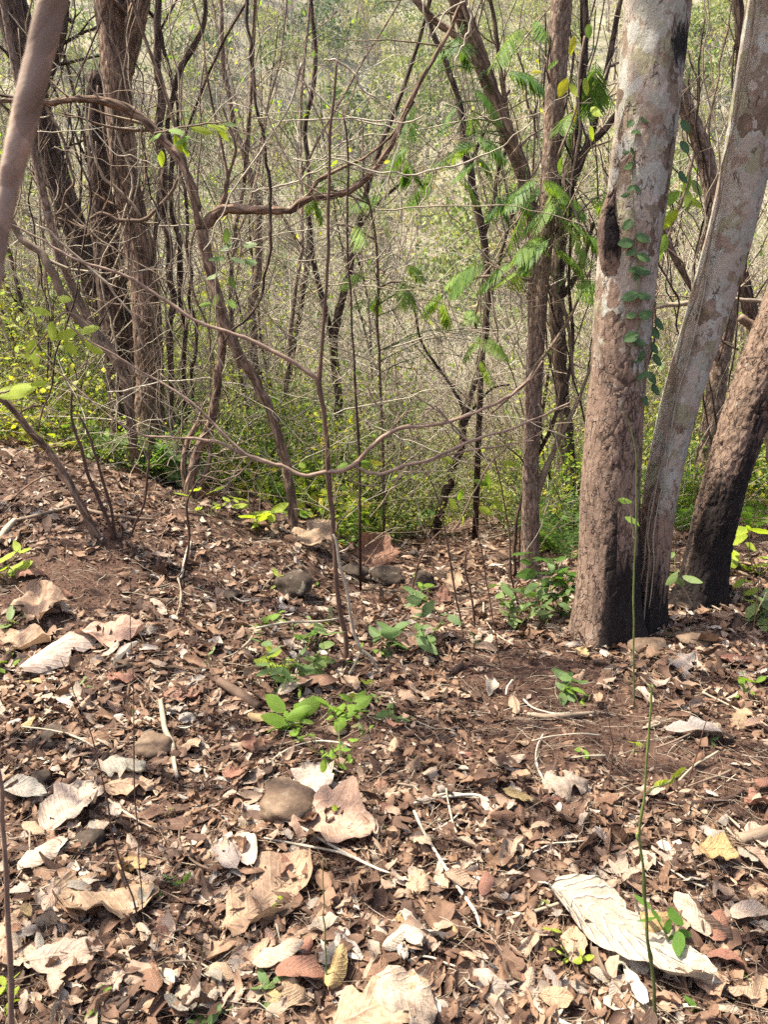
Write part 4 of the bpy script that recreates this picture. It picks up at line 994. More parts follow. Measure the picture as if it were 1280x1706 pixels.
def protos_bush(k):
    rg = np.random.default_rng(400 + k)
    st, br, lf = MB(), MB(), MB(); tips = []
    for s in range(int(rg.integers(5, 9))):
        L = rg.uniform(1.2, 2.9); a = rg.uniform(0, 6.28); sp = rg.uniform(0.1, 0.6)
        P = wander((0.12 * math.cos(a), 0.12 * math.sin(a), -0.05), (sp * math.cos(a), sp * math.sin(a), 1), L, 14, 0.13, 0.01, rg, 0.0)
        r = np.linspace(rg.uniform(0.006, 0.013), 0.0025, 14); tube(st, P, r, 5, rg.uniform(0.3, 0.9))
        twigs(br, P, r, 13, (0.3, 0.95), rg, 0.6, 3, 3, 0.18, (0.4, 1.0), 0.15, 0.0, tips, 0.0018)
    nl = [30, 10, 60, 20, 100, 45, 15, 80][k % 8]
    sel = [tips[int(rg.integers(0, len(tips)))] for _ in range(nl)]
    p = np.array([s[0] for s in sel]) + rg.normal(0, .03, (nl, 3)); d = rg.normal(0, 1, (nl, 3))
    leaf_block(lf, p, (0, 0, 1), None, rg.uniform(0.035, 0.07, nl), rg.uniform(0.02, 0.045, nl), rg, 3, 3, 0.3, 0.3, 0.02, 0.02, direction=d, tint=rg.uniform(0.3, 1.0, nl), origin_mid=False, tiltsd=.5)
    return [('stems', st, 'twig', 'stuff'), ('branches', br, 'twig', 'stuff'), ('foliage', lf, 'dull', 'stuff')]
def protos_leafy(k):
    rg = np.random.default_rng(500 + k)
    st, lf = MB(), MB(); H = rg.uniform(0.6, 1.4) if k < 6 else rg.uniform(1.7, 2.8)
    pts, dirs = [], []
    for s in range(int(rg.integers(6, 11)) if k < 6 else 12):
        a = rg.uniform(0, 6.28); sp = rg.uniform(0.15, 0.8)
        P = wander((0.08 * math.cos(a), 0.08 * math.sin(a), -0.04), (sp * math.cos(a), sp * math.sin(a), 1), H * rg.uniform(.6, 1.15), 12, 0.12, 0.02, rg)
        r = np.linspace(0.006, 0.0018, 12); tube(st, P, r, 4, rg.uniform(0.2, 0.6))
        for _ in range(3):
            i = int(rg.integers(3, 11)); Q = wander(P[i], perp_dir((P[i] - P[i - 1]) / np.linalg.norm(P[i] - P[i - 1]), .8, rg), H * .35, 6, .15, .02, rg)
            tube(st, Q, np.linspace(0.003, 0.0014, 6), 3, 0.4, cap=False)
            for q in Q[1:]:
                for _ in range(2 if k < 6 else 4): pts.append(q + rg.normal(0, .02 if k < 6 else .06, 3)); dirs.append(rg.normal(0, 1, 3) + np.array([0, 0, .2]))
        for q in P[4:]:
            for _ in range(2): pts.append(q); dirs.append(rg.normal(0, 1, 3) + np.array([0, 0, .2]))
    n = len(pts); big = [0.085, 0.06, 0.07, 0.05, 0.10, 0.065, .06, .05, .07, .055][k]
    leaf_block(lf, np.array(pts), (0, 0, 1), None, rg.uniform(.7, 1.25, n) * big, rg.uniform(.45, .75, n) * big, rg, 4, 3, 0.25, 0.5, 0.02, 0.02, direction=np.array(dirs), tint=np.clip(rg.normal([.5, .88, .7, .5, .62, .8, .6, .8, .9, .7][k], .15, n), 0, 1), origin_mid=False, tiltsd=.35)
    return [('stems', st, 'stem', 'stuff'), ('foliage', lf, ['leaf', 'leaf', 'dull', 'dull', 'leaf', 'leaf', 'leaf', 'paleg', 'paleg', 'paleg'][k], 'stuff')]
def frond(mb, st, p, d, L, pairs, ll, rg, droop=0.05, tint=0.5, hang=0.0, wd=0.22):
    P = wander(p, d, L, 9, 0.03, droop, rg)
    tube(st, P, np.linspace(0.0022, 0.0008, 9), 4, 0.6, cap=False)
    C = catmull(P, pairs + 2)[1:]
    T = np.gradient(C, axis=0); T /= np.linalg.norm(T, axis=1, keepdims=True)
    side = np.cross(T, np.array([0, 0, 1.0]) + rg.normal(0, .1, 3)); side /= np.maximum(np.linalg.norm(side, axis=1, keepdims=True), 1e-6)
    n = len(C); env = np.sin(np.pi * np.linspace(0.12, 0.94, n)) ** 0.6 * ll
    for sg in (-1, 1):
        dd = sg * side + 0.35 * T + np.array([0, 0, -hang]) + rg.normal(0, .07, (n, 3))
        nn = np.cross(dd, T) * sg
        leaf_block(mb, C, -nn, None, env, env * wd, rg, 4, 3, 0.15, 0.25, 0.01, 0.0, direction=dd, tint=np.clip(rg.normal(tint, .1, n), 0, 1), origin_mid=False, tiltsd=0.08)
def protos_fern(k):
    rg = np.random.default_rng(600 + k); st, out = MB(), []
    fr = MB()
    for s in range(int(rg.integers(6, 10))):
        a = rg.uniform(0, 6.28)
        f = MB(); frond(f, st, (0, 0, 0.02), (0.7 * math.cos(a), 0.7 * math.sin(a), 1), rg.uniform(.4, .75), 20, 0.10, rg, 0.09, 0.55, 0.1, 0.2)
        out.append(('frond', f, 'frond', None))
    out.append(('stems', st, 'stem', 'stuff'))
    return out

def register(kind, k, parts):
    """a prototype: list of (name, mesh, kind)"""
    return [(nm, mb_.mesh(nm, M[mt]), kd) for (nm, mb_, mt, kd) in parts if mb_.n]
def put(name, parts, loc, yaw, s, label, cat, group, tilt=(0, 0)):
    r = empty(name, loc, label, cat, group); r.rotation_euler = (tilt[0], tilt[1], yaw); r.scale = (s, s, s)
    for nm, me, kd in parts:
        o = bpy.data.objects.new(nm, me); COL.objects.link(o); o.parent = r
        if kd: o['kind'] = kd
    return r

def path_x(y): return np.interp(y, [0, 4, 5.5, 7, 9, 12, 16], [0.1, 0.15, 0.4, 0.72, 0.95, 1.1, 1.2])
def spread(n, y0, y1, rg, px0=-120, px1=1400, clear=0.45, power=1.0, mind=0.0):
    out = []; tries = 0
    while len(out) < n and tries < n * 60:
        tries += 1
        y = y0 + (y1 - y0) * rg.random() ** power
        px = rg.uniform(px0, px1); x = (px - 640) / FPX * y * 1.05
        if y < 13 and abs(x - path_x(y)) < clear * (1.5 if y < 9 else 1.0): continue
        if mind and any((x - a) ** 2 + (y - b) ** 2 < mind * mind for a, b in out): continue
        out.append((x, y))
    return out
def side_word(x, y):
    px = 640 + x / y * FPX
    d = 'near ' if y < 10 else '' if y < 17 else 'far '
    if px < 200: w = 'behind the left edge trunks'
    elif px < 380: w = 'behind the twisted dark stems'
    elif px < 560: w = 'behind the kinked limb'
    elif px < 720: w = 'right of the central sapling'
    elif px < 860: w = 'above the sunken path'
    elif px < 1060: w = 'behind the lichened tree'
    else: w = 'behind the rightmost trunks'
    return (d + w) if d != 'near ' else 'close ' + w

SAP = [register('s', k, protos_sapling(k)) for k in range(8)]
saplook = ['sparse dark', 'pale barked', 'leafy dark', 'twiggy grey', 'green flecked dark', 'nearly bare pale', 'small leaved dark', 'wiry grey']
for i, (x, y) in enumerate(spread(105, 7.2, 34, rgp, -100, 1380, 0.5, 1.25, 0.35)):
    k = int(rgp.integers(0, 8))
    put('young_tree', SAP[k], (x, y, float(gh(x, y))), rgp.uniform(0, 6.28), rgp.uniform(0.8, 1.25), f'{saplook[k]} young tree in the thicket {side_word(x, y)}', 'young tree', 'young trees in the thicket', (rgp.normal(0, .1), rgp.normal(0, .1)))
BUSH = [register('b', k, protos_bush(k)) for k in range(8)]
bushlook = ['pale arching', 'bare grey', 'green dotted', 'dry tangled', 'leafy twiggy', 'spreading pale', 'thin bare', 'leaf-flecked grey']
for i, (x, y) in enumerate(spread(235, 7.4, 32, rgp, -100, 1380, 0.55, 1.3, 0.3)):
    k = int(rgp.integers(0, 8))
    put('twiggy_bush', BUSH[k], (x, y, float(gh(x, y))), rgp.uniform(0, 6.28), rgp.uniform(0.7, 1.3) * (1 + 0.02 * y), f'{bushlook[k]} bush of fine twigs {side_word(x, y)}', 'bush', 'twiggy bushes in the thicket')
LEAFY = [register('l', k, protos_leafy(k)) for k in range(10)]
leaflook = ['broad leaved green', 'yellow-green', 'dull small leaved', 'dark small leaved', 'large leaved', 'bright light green']
for i, (x, y) in enumerate(spread(170, 6.0, 18, rgp, -60, 1340, 0.5, 1.4, 0.25)):
    k = int(rgp.integers(0, 6))
    put('leafy_shrub', LEAFY[k], (x, y, float(gh(x, y))), rgp.uniform(0, 6.28), rgp.uniform(0.5, 0.95) * (0.75 if y < 7.5 else 1) * (1 + 0.02 * y), f'{leaflook[k]} low shrub {side_word(x, y)}', 'shrub', 'low green shrubs')
tall = ['loose green', 'pale grey-green', 'yellow-green', 'soft small leaved']
for i, (x, y) in enumerate(spread(170, 7.5, 24, rgp, -60, 1340, 0.6, 1.2, 0.4)):
    k = int(rgp.integers(6, 10))
    put('tall_shrub', LEAFY[k], (x, y, float(gh(x, y))), rgp.uniform(0, 6.28), rgp.uniform(0.6, 1.15) * (.8 if y < 9 else 1), f'{tall[k - 6]} tall leafy shrub {side_word(x, y)}', 'shrub', 'tall leafy shrubs in the thicket')
for px, y, k, sc_, lab in ((855, 7.9, 8, .6, 'yellow-green shrub right of the sunken path mouth'), (862, 6.6, 8, .4, 'yellow-green shrub just left of the reddish trunk'), (668, 8.9, 6, .6, 'green shrub behind the leaning path tree'),
        (60, 7.2, 8, .4, 'yellow-green shrub on the left bank crest'), (140, 6.9, 7, .4, 'pale shrub at the dark trunk feet'), (335, 6.1, 8, .35, 'yellow-green shrub behind the twisted stems'), (440, 7.2, 6, .5, 'green shrub behind the bent brown tree'),
        (560, 7.4, 6, .4, 'green shrub directly behind the central sapling'), (640, 8.2, 7, .6, 'pale shrub between the sapling and the path'), (655, 7.2, 8, .4, 'yellow-green shrub left of the leaning path tree'), (1135, 5.6, 6, .45, 'green shrub between the mottled and rough trunks'), (1245, 5.6, 8, .45, 'yellow-green shrub at the right edge behind the rough trunk'), (950, 6.3, 6, .5, 'green shrub between the reddish and lichened trunks'), (1110, 7.2, 8, .8, 'tall yellow-green shrub right of the lichened trunk')):
    x = (px - 640) / FPX * y * 1.04
    put('tall_shrub', LEAFY[k], (x, y, float(gh(x, y))), px * .7, sc_, lab, 'shrub', 'tall leafy shrubs in the thicket')
FERN = [register('f', k, protos_fern(k)) for k in range(3)]
for i, (px, py, y, lab) in enumerate(((935, 840, 5.6, 'feathery fern between the reddish trunk and the thick lichened tree'), (955, 900, 5.2, 'lower feathery fern beside the thick lichened tree'), (1140, 850, 5.4, 'feathery fern behind the leaning mottled trunk'),
        (1165, 800, 6.3, 'farther fern between the mottled and rough trunks'), (1110, 720, 6.8, 'tall fern in the gap right of the lichened tree'), (1250, 930, 5.0, 'small fern at the right edge'), (905, 880, 6.0, 'fern right behind the reddish trunk'), (60, 640, 7.5, 'fern left of the dark trunks'), (230, 660, 6.0, 'fern at the foot of the ridged trunk'))):
    q = at(px, py, y); put('fern', FERN[i % 3], (q[0], y, float(gh(q[0], y))), i * 1.3, rgp.uniform(.8, 1.2), lab, 'fern', 'feathery ferns')

# feathery leaves hanging from the slender trees on the right
rgf = np.random.default_rng(140)
def hang_fronds(root, spots, y0, tint, seed, PT=None):
    for (px, py, n) in spots:
        for k in range(n):
            f, s = MB(), MB()
            p = at(px + rgf.normal(0, 14), py + rgf.normal(0, 14), y0 + rgf.normal(0, .12))
            a = rgf.uniform(0, 6.28)
            if PT is not None:
                j_ = int(np.argmin(np.linalg.norm(PT - p - np.array([0, 0, .1]), axis=1))); e = PT[max(0, j_ - 2)]
                Q = catmull(np.array([e, e * .5 + p * .5 + np.array([0, 0, .10]), p]), 10); tube(f, Q + rgf.normal(0, .004, (10, 3)), np.linspace(.0045, .002, 10), 5, .15, cap=False)
            frond(f, f, p, (math.cos(a), 0.5 * math.sin(a), rgf.uniform(-.5, .3)), rgf.uniform(.14, .34), int(rgf.integers(14, 24)), rgf.uniform(.07, .16), rgf, rgf.uniform(.08, .22), np.clip(tint + .28 + rgf.normal(0, .2), 0, 1), rgf.uniform(.6, 1.8), 0.10)
            f.build('frond', M['frond'], root)
hang_fronds(tG[0], [(695, 240, 2), (740, 262, 2), (760, 65, 2), (745, 90, 1), (800, 140, 2), (778, 170, 2), (800, 235, 3), (785, 275, 3), (840, 110, 1), (830, 300, 2), (865, 320, 2), (690, 160, 1)], 5.3, 0.35, 1, tG[1])
hang_fronds(tF[0], [(930, 320, 3), (925, 365, 4), (915, 400, 3), (985, 390, 2), (975, 120, 2), (880, 50, 2), (1000, 125, 2), (965, 190, 2), (890, 300, 2), (1000, 320, 2), (845, 455, 2), (800, 450, 2), (960, 470, 2), (905, 330, 2)], 4.85, 0.5, 2, tF[1])
rt = simple_tree('feathery_sapling', 'thin sapling with yellow-green feathery leaves behind the central stem', [(640, 830, 5), (636, 700, 5), (630, 560, 5), (628, 420, 5), (615, 340, 4), (600, 300, 3)], (640, 830), 'sap', 0, 30, 6, y=6.2, up=0, crown=None, tw=(6, (.2, .5)), seed=70, wob=.01,
    branches=[[(630, 480, 3), (660, 470, 3), (690, 480, 2)], [(628, 400, 3), (590, 380, 3), (560, 375, 2)], [(615, 340, 3), (570, 320, 3), (520, 312, 2)]])
hang_fronds(rt[0], [(590, 378, 2), (520, 310, 2), (560, 312, 1), (640, 345, 2), (620, 480, 2), (670, 470, 2), (600, 430, 1), (660, 500, 1), (735, 485, 2), (800, 575, 3), (790, 540, 2)], 6.1, 0.75, 3, rt[1])

# ------------------------------------------------------------------ the far hillside
def protos_hilltree(k):
    rg = np.random.default_rng(700 + k)
    tr, cr = MB(), MB(); H = rg.uniform(4, 7)
    P = wander((0, 0, -0.5), (0, 0, 1), H, 8, .06, 0, rg); r = np.linspace(.13, .03, 8); tube(tr, P, r, 5, rg.uniform(.5, 1))
    twigs(tr, P, r, [14, 26, 10, 30][k % 4], (1.0, 2.6), rg, .4, 2, 3, .15, (.5, 1), .25, .05, None, .02)
    n = [260, 60, 340, 30][k % 4]
    L = rg.normal(0, 1, (9, 3)) * np.array([1.1, 1.1, .7]) + np.array([0, 0, H * .82])
    c = L[rg.integers(0, 9, n)] + rg.normal(0, .55, (n, 3))
    base = [.5, .8, .3, .88, .42, .72, .12, .95][k % 8]
    leaf_block(cr, c, (0, 0, 1), None, rg.uniform(.2, .5, n), rg.uniform(.14, .32, n), rg, 3, 3, .4, .4, .05, .1, direction=rg.normal(0, 1, (n, 3)), tint=np.clip(rg.normal(base, .09, n), 0, 1), tiltsd=.6)
    return [('trunk', tr, 'twig', None), ('crown', cr, 'hill', 'stuff')]
HP = [protos_hilltree(k) for k in range(8)]
HILL = [register('h', k, p) for k, p in enumerate(HP)]
hlook = ['soft green', 'thin grey-green', 'dense green', 'bare grey', 'olive', 'dry yellowish', 'dense dark green', 'rusty bare']
rgh = np.random.default_rng(150)
spots = []
while len(spots) < 1500:
    y = 34 + 126 * rgh.random() ** 0.85; x = rgh.uniform(-0.62, 0.62) * y
    spots.append((x, y, int(rgh.choice(8, p=[.15, .16, .08, .22, .10, .11, .07, .11])), rgh.uniform(.55, 1.1), rgh.uniform(0, 6.28)))
spots.sort(key=lambda s: s[1])
for i, (x, y, k, s, a) in enumerate(spots[:280]):
    put('hillside_tree', HILL[k], (x, y, float(gh(x, y, False))), a, s, f'{hlook[k]} tree on the far hillside', 'tree', 'trees on the far hillside')
for q, (px, y, k, sc_, lab) in enumerate(((560, 100, 6, 1.5, 'dark green rounded tree high on the far hillside, top centre'), (535, 97, 6, 1.2, 'dark green tree just left of the rounded one high on the hillside'), (590, 80, 6, 1.4, 'dark green tree lower on the far hillside behind the sapling tip'), (620, 78, 6, 1.1, 'small dark green tree lower on the hillside right of the sapling'),
        (690, 76, 6, 1.3, 'dark green tree on the hillside behind the kinked limb end'), (720, 84, 2, 1.4, 'dense green tree on the hillside above the kinked limb'), (480, 84, 2, 1.2, 'dense green tree on the hillside left of the sapling tip'), (825, 135, 6, 1.5, 'dark tree near the top edge between the slanting and reddish trunks'), (850, 128, 6, 1.3, 'second dark tree near the top edge by the reddish trunk'))):
    x = (px - 640) / FPX * y * 1.02
    put('hillside_tree', HILL[k], (x, y, float(gh(x, y, False))), q * 1.1, sc_, lab, 'tree', 'trees on the far hillside')
wood = MB(); woodt = MB()
for (x, y, k, s, a) in spots[280:]:
    ca, sa = math.cos(a) * s, math.sin(a) * s
    Rm = np.array([[ca, -sa, 0], [sa, ca, 0], [0, 0, s]]); o = np.array([x, y, float(gh(x, y, False))])
    for (nm, m_, mt, kd), dst in zip(HP[k], (woodt, wood)):
        if nm == 'trunk' and y > 110: continue
        V = np.concatenate(m_.v) @ Rm.T + o
        dst.add(V, np.concatenate(m_.q), np.concatenate(m_.t) if m_.t else None, np.concatenate(m_.a), np.concatenate(m_.u))
tag(wood.build('hillside_wood', M['hill']), 'mass of mixed green and grey treetops filling the upper hillside', 'woodland', kind='stuff')
tag(woodt.build('hillside_wood_trunks', M['twig']), 'pale bare trunks and branches filling the upper hillside', 'woodland', kind='stuff')

# ------------------------------------------------------------------ ground cover and fine tangle
rgu = np.random.default_rng(160)
n = 20000
yy = 5.6 + 12 * rgu.random(n) ** 1.3; pxx = rgu.uniform(-80, 1360, n); xx = (pxx - 640) / FPX * yy * 1.05
keep = (vnoise(xx * 1.1, yy * 1.1, s=31) + 0.5 * vnoise(xx * 3, yy * 3, s=32) > -0.05) & (np.abs(xx - path_x(yy)) > np.where(yy < 11, .7, .3)) & ~((xx < -0.6) & (yy < 6.2 + .5 * vnoise(xx * 1.7, yy * 0, s=39))) & ~((xx > 1.2) & (yy < 5.6))
xx, yy = xx[keep], yy[keep]; n = len(xx)
zz = gh(xx, yy) + 0.03 + 0.42 * rgu.random(n) ** 1.6
mb = MB()
leaf_block(mb, np.stack([xx, yy, zz], -1), (0, 0, 1), rgu.uniform(0, 6.28, n), rgu.uniform(.035, .11, n), rgu.uniform(.025, .07, n), rgu, 4, 3, .3, .5, .02, .03, tint=np.clip(rgu.normal(.82, .17, n) + .2 * vnoise(xx, yy, s=33), 0, 1), tiltsd=.5)
tag(mb.build('undergrowth', M['leaf']), 'low green undergrowth leaves covering the slope behind the litter', 'undergrowth', kind='stuff')
n = 95000
yy = 6.8 + 19 * rgu.random(n) ** 1.1; pxx = rgu.uniform(-60, 1340, n); xx = (pxx - 640) / FPX * yy * 1.05
hh = rgu.random(n) ** 1.5 * (0.6 + .14 * yy)
keep = (fbm(xx * .9, yy * .9, hh * 1.3, 35, 3) > 0.08) & ((np.abs(xx - path_x(yy)) > 0.7) | (yy > 12))
xx, yy, hh = xx[keep], yy[keep], hh[keep]; n = len(xx)
mb = MB()
leaf_block(mb, np.stack([xx, yy, gh(xx, yy) + hh + .05], -1), (0, 0, 1), rgu.uniform(0, 6.28, n), rgu.uniform(.03, .08, n), rgu.uniform(.022, .055, n), rgu, 3, 3, .3, .4, .02, .02, tint=np.clip(rgu.normal(.74, .2, n) + .25 * vnoise(xx * .7, yy * .7, s=36), 0, 1), tiltsd=.7)
tag(mb.build('thicket_leaves', M['paleg']), 'small pale green leaves scattered through the thicket', 'foliage', kind='stuff')
mb = MB()
for i in range(2600):
    y = 5.2 + 16 * rgu.random() ** 1.2; px = rgu.uniform(-80, 1360); x = (px - 640) / FPX * y * 1.05
    if y < 8 and abs(x - path_x(y)) < .5: continue
    z = float(gh(x, y, False)) + rgu.uniform(0, 1.1) * min(1, (y - 4) / 4)
    L = rgu.uniform(.4, 1.5)
    P = wander((x, y, z), (rgu.normal(0, .6), rgu.normal(0, .6), rgu.uniform(.2, 1)), L, 7, .16, .02, rgu)
    tube(mb, P, np.linspace(rgu.uniform(.0016, .0042), .0011, 7), 3, rgu.uniform(.35, 1.0), cap=False)
for i in range(12000):
    y = 7 + 26 * rgu.random() ** 1.1; px = rgu.uniform(-80, 1360); x = (px - 640) / FPX * y * 1.05
    if y < 11 and abs(x - path_x(y)) < .5: continue
    z = float(gh(x, y, False)) + rgu.uniform(0, 3.2)
    L = rgu.uniform(.6, 2.4)
    P = wander((x, y, z), (rgu.normal(0, .5), rgu.normal(0, .5), rgu.uniform(.1, 1)), L, 7, .18, .015, rgu)
    tube(mb, P, np.linspace(.002 + .00036 * y * rgu.uniform(.5, 1.3), .0018, 7), 3, rgu.uniform(.7, 1.0), cap=False)
tag(mb.build('twig_tangle', M['twig']), 'fine tangle of dry stalks through the undergrowth', 'twigs', kind='stuff')

# ------------------------------------------------------------------ rocks
def rock(label, px, py, w, h, mat, seed, sink=0.3, depth=1.0, group=None):
    rg = np.random.default_rng(seed)
    c = onground(px, py + h * 0.45)
    d = depth_of(c); rx = 0.5 * w / FPX * d; rz = 0.40 * h / FPX * d; depth = depth * 1.25
    nu, nv = 40, 24
    u = np.arange(nu) * 2 * np.pi / nu; v = np.linspace(0.02, np.pi - 0.02, nv)
    U, Vv = np.meshgrid(u, v)
    X, Y, Z = np.sin(Vv) * np.cos(U), np.sin(Vv) * np.sin(U), np.cos(Vv)
    for _ in range(13):
        n_ = rg.normal(0, 1, 3); n_ /= np.linalg.norm(n_); dcut = rg.uniform(.55, .85)
        ex = np.maximum(0, X * n_[0] + Y * n_[1] + Z * n_[2] - dcut) * 0.85
        X, Y, Z = X - ex * n_[0], Y - ex * n_[1], Z - ex * n_[2]
    f = 1 + 0.17 * fbm(X * 1.6, Y * 1.6, Z * 1.6, seed, 4) + 0.035 * fbm(X * 8, Y * 8, Z * 8, seed + 3, 3)
    P = np.stack([X * f * rx, Y * f * rx * depth, Z * f * rz], -1) + np.array([c[0], c[1] + rx * depth * .8, c[2] + rz * (0.62 - sink)])
    i = np.arange(nv - 1)[:, None] * nu; j = np.arange(nu)[None]; j2 = (j + 1) % nu
    q = np.stack([i + j, i + nu + j, i + nu + j2, i + j2], -1).reshape(-1, 4)
    m = MB(); m.add(P, q, [[0, k, k + 1] for k in range(1, nu - 1)] + [[(nv - 1) * nu, (nv - 1) * nu + k + 1, (nv - 1) * nu + k] for k in range(1, nu - 1)])
    return tag(m.build('rock', M[mat]), label, 'rock', group)
rock('smooth brown boulder half buried left of bottom centre', 470, 1342, 118, 92, 'rock', 5, .45, .9)
rock('round pitted brown stone near the left edge', 52, 1306, 48, 56, 'darkrock', 6, .2)
rock('flat dark stone above the round pitted stone', 66, 1238, 82, 44, 'darkrock', 7, .4)
rock('greyish brown stone sunk behind the curved white stick', 248, 1243, 70, 56, 'rock', 8, .45)
rock('small dark brown stone poking through leaves on the left', 138, 1405, 52, 40, 'darkrock', 9, .5)
rock('dark mossy boulder in the bank left of the sapling', 484, 972, 72, 72, 'darkrock', 10, .12)
rock('reddish brown stone lying at the lichened tree foot', 1093, 1076, 70, 44, 'rock', 11, .35)
rock('sandy brown mound stone right of the lichened tree foot', 1170, 1068, 70, 30, 'rock', 12, .5)
rock('small dark rock at the upper edge of the path, leftmost', 590, 950, 52, 34, 'darkrock', 13, .05)
rock('dark rock with mossy top at the upper edge of the path', 648, 960, 58, 44, 'darkrock', 14, .05)
rock('dark rock half in shadow right of the mossy one', 708, 966, 52, 46, 'darkrock', 15, .05)
rock('small rock under the curled brown leaf', 640, 930, 30, 26, 'darkrock', 16)
rock('small dark stone beside the fallen wood on the left', 205, 1110, 36, 30, 'darkrock', 17)
rock('small grey stone in the bare soil right of centre', 1122, 1362, 22, 24, 'rock', 18)
rock('tiny pale stone in the bare soil', 990, 1378, 14, 16, 'rock', 19)
rock('dark stone tucked into the left bank', 380, 990, 34, 28, 'darkrock', 20)

# ------------------------------------------------------------------ leaf litter
rgl = np.random.default_rng(170)
def litter(n, y0, y1, rows, cols, Lr, seed, power=1.0, lift=0.022, px=(-160, 1440)):
    rg = np.random.default_rng(seed)
    y = y0 + (y1 - y0) * rg.random(n) ** power
    x = (rg.uniform(px[0], px[1], n) - 640) / FPX * np.hypot(y, 1.3) * 1.02
    dens = fbm(x * 1.7, y * 1.7, s=71, o=3)
    bare = 0.55 * np.exp(-(((x - 0.75) / .55) ** 2 + ((y - 2.55) / .42) ** 2)) + 0.35 * np.exp(-(((x + .1) / .3) ** 2 + ((y - 1.75) / .22) ** 2)) + .4 * np.exp(-(((x + 1.0) / .8) ** 2 + ((y - 4.6) / .5) ** 2))
    keep = dens - (1.3 if cols > 3 else .1) * bare + rg.normal(0, .32, n) > (-0.36 if cols > 3 else -0.7)
    x, y, dens = x[keep], y[keep], dens[keep]; n = len(x)
    L = rg.uniform(*Lr, n) * np.exp(rg.normal(0, .3, n)); Wd = L * rg.uniform(.24, .62, n)
    nrm = gnormal(x, y)
    z = gh(x, y) + lift * rg.random(n) ** 1.3
    base = np.where(rg.random(n) < .2, rg.uniform(.64, .97, n), rg.beta(1.6, 2.0, n) * .8) + 0.08 * dens
    m = MB()
    leaf_block(m, np.stack([x, y, z], -1), nrm, rg.uniform(0, 6.28, n), L, Wd, rg, rows, cols, 1.0, 1.0, 0.05, 0.16, (0.7, 1.1), np.clip(base, 0, .98), 0.35, 0.32)
    return m
ml = MB()
def merge(dst, src):
    for arr in ('v', 'a', 'u'): pass
    dst.add(np.concatenate(src.v), np.concatenate(src.q), np.concatenate(src.t) if src.t else None, np.concatenate(src.a), np.concatenate(src.u))
merge(ml, litter(10500, 0.95, 2.7, 6, 5, (0.024, 0.066), 1, 1.0, .026))
merge(ml, litter(15000, 0.95, 2.7, 4, 3, (0.009, 0.028), 2, 1.0, .014))
merge(ml, litter(13500, 2.6, 5.2, 5, 4, (0.03, 0.08), 3, 1.0, .028))
merge(ml, litter(9000, 2.6, 5.2, 3, 3, (0.012, 0.034), 4, 1.0, .012))
merge(ml, litter(900, 0.95, 3.0, 9, 6, (0.042, 0.085), 11, 1.0, .03))
merge(ml, litter(1200, 2.8, 5.2, 8, 5, (0.05, 0.10), 12, 1.0, .035))
merge(ml, litter(9000, 5.0, 9.5, 4, 3, (0.05, 0.12), 5, 1.0, .03))
merge(ml, litter(5000, 9.0, 18.0, 3, 3, (0.07, 0.15), 6, 1.0, .03))
for (px, py, rr) in ((1010, 1068, .16), (1082, 1050, .10), (1168, 1000, .15), (884, 968, .07), (489, 885, .05), (316, 838, .06), (716, 898, .06), (470, 1342, .17), (52, 1330, .08), (66, 1250, .12), (248, 1260, .12)):
    rg = np.random.default_rng(int(px)); n = 110; b = onground(px, py); a = rg.uniform(0, 6.28, n); d = rr * .9 + rg.random(n) ** 1.6 * .14
    x, y = b[0] + d * np.cos(a), b[1] + rr * .4 + d * np.sin(a)
    m = MB(); leaf_block(m, np.stack([x, y, gh(x, y) + .03 * rg.random(n) * np.exp(-(d - rr) / .06) + .005], -1), np.stack([np.cos(a) * .6, np.sin(a) * .6, 0 * a + 1], -1), rg.uniform(0, 6.28, n), rg.uniform(.03, .08, n), rg.uniform(.015, .035, n), rg, 5, 4, 1.0, .9, .05, .14, (.7, 1.1), np.clip(rg.beta(1.6, 1.7, n), 0, .95), .3, .35)
    merge(ml, m)
tag(ml.build('leaf_litter', M['litter']), 'brown and tan dead leaf litter covering the forest floor', 'leaf litter', kind='stuff')
# petioles, rootlets and twig bits
mt_ = MB()
for i in range(9500):
    y = 0.95 + 4.6 * rgl.random() ** 1.3; x = (rgl.uniform(-120, 1400) - 640) / FPX * math.hypot(y, 1.3)
    L = rgl.uniform(.02, .15) * (1 if rgl.random() < .93 else 2.5)
    a = rgl.uniform(0, 6.28); n = 5
    P = wander((0, 0, 0), (math.cos(a), math.sin(a), 0), L, n, .15, 0, rgl); P[:, 2] *= .3
    P[:, 0] += x; P[:, 1] += y
    P[:, 2] += gh(P[:, 0], P[:, 1]) + rgl.uniform(.004, .026)
    tube(mt_, P, np.linspace(rgl.uniform(.0004, .0013), .0004, n) * (1 + .2 * y), 3, np.clip(rgl.beta(1.6, 1.8), 0, 1), cap=False)
tag(mt_.build('twig_litter', M['twig']), 'small dry twigs, stalks and rootlets strewn over the litter', 'twigs', kind='stuff')
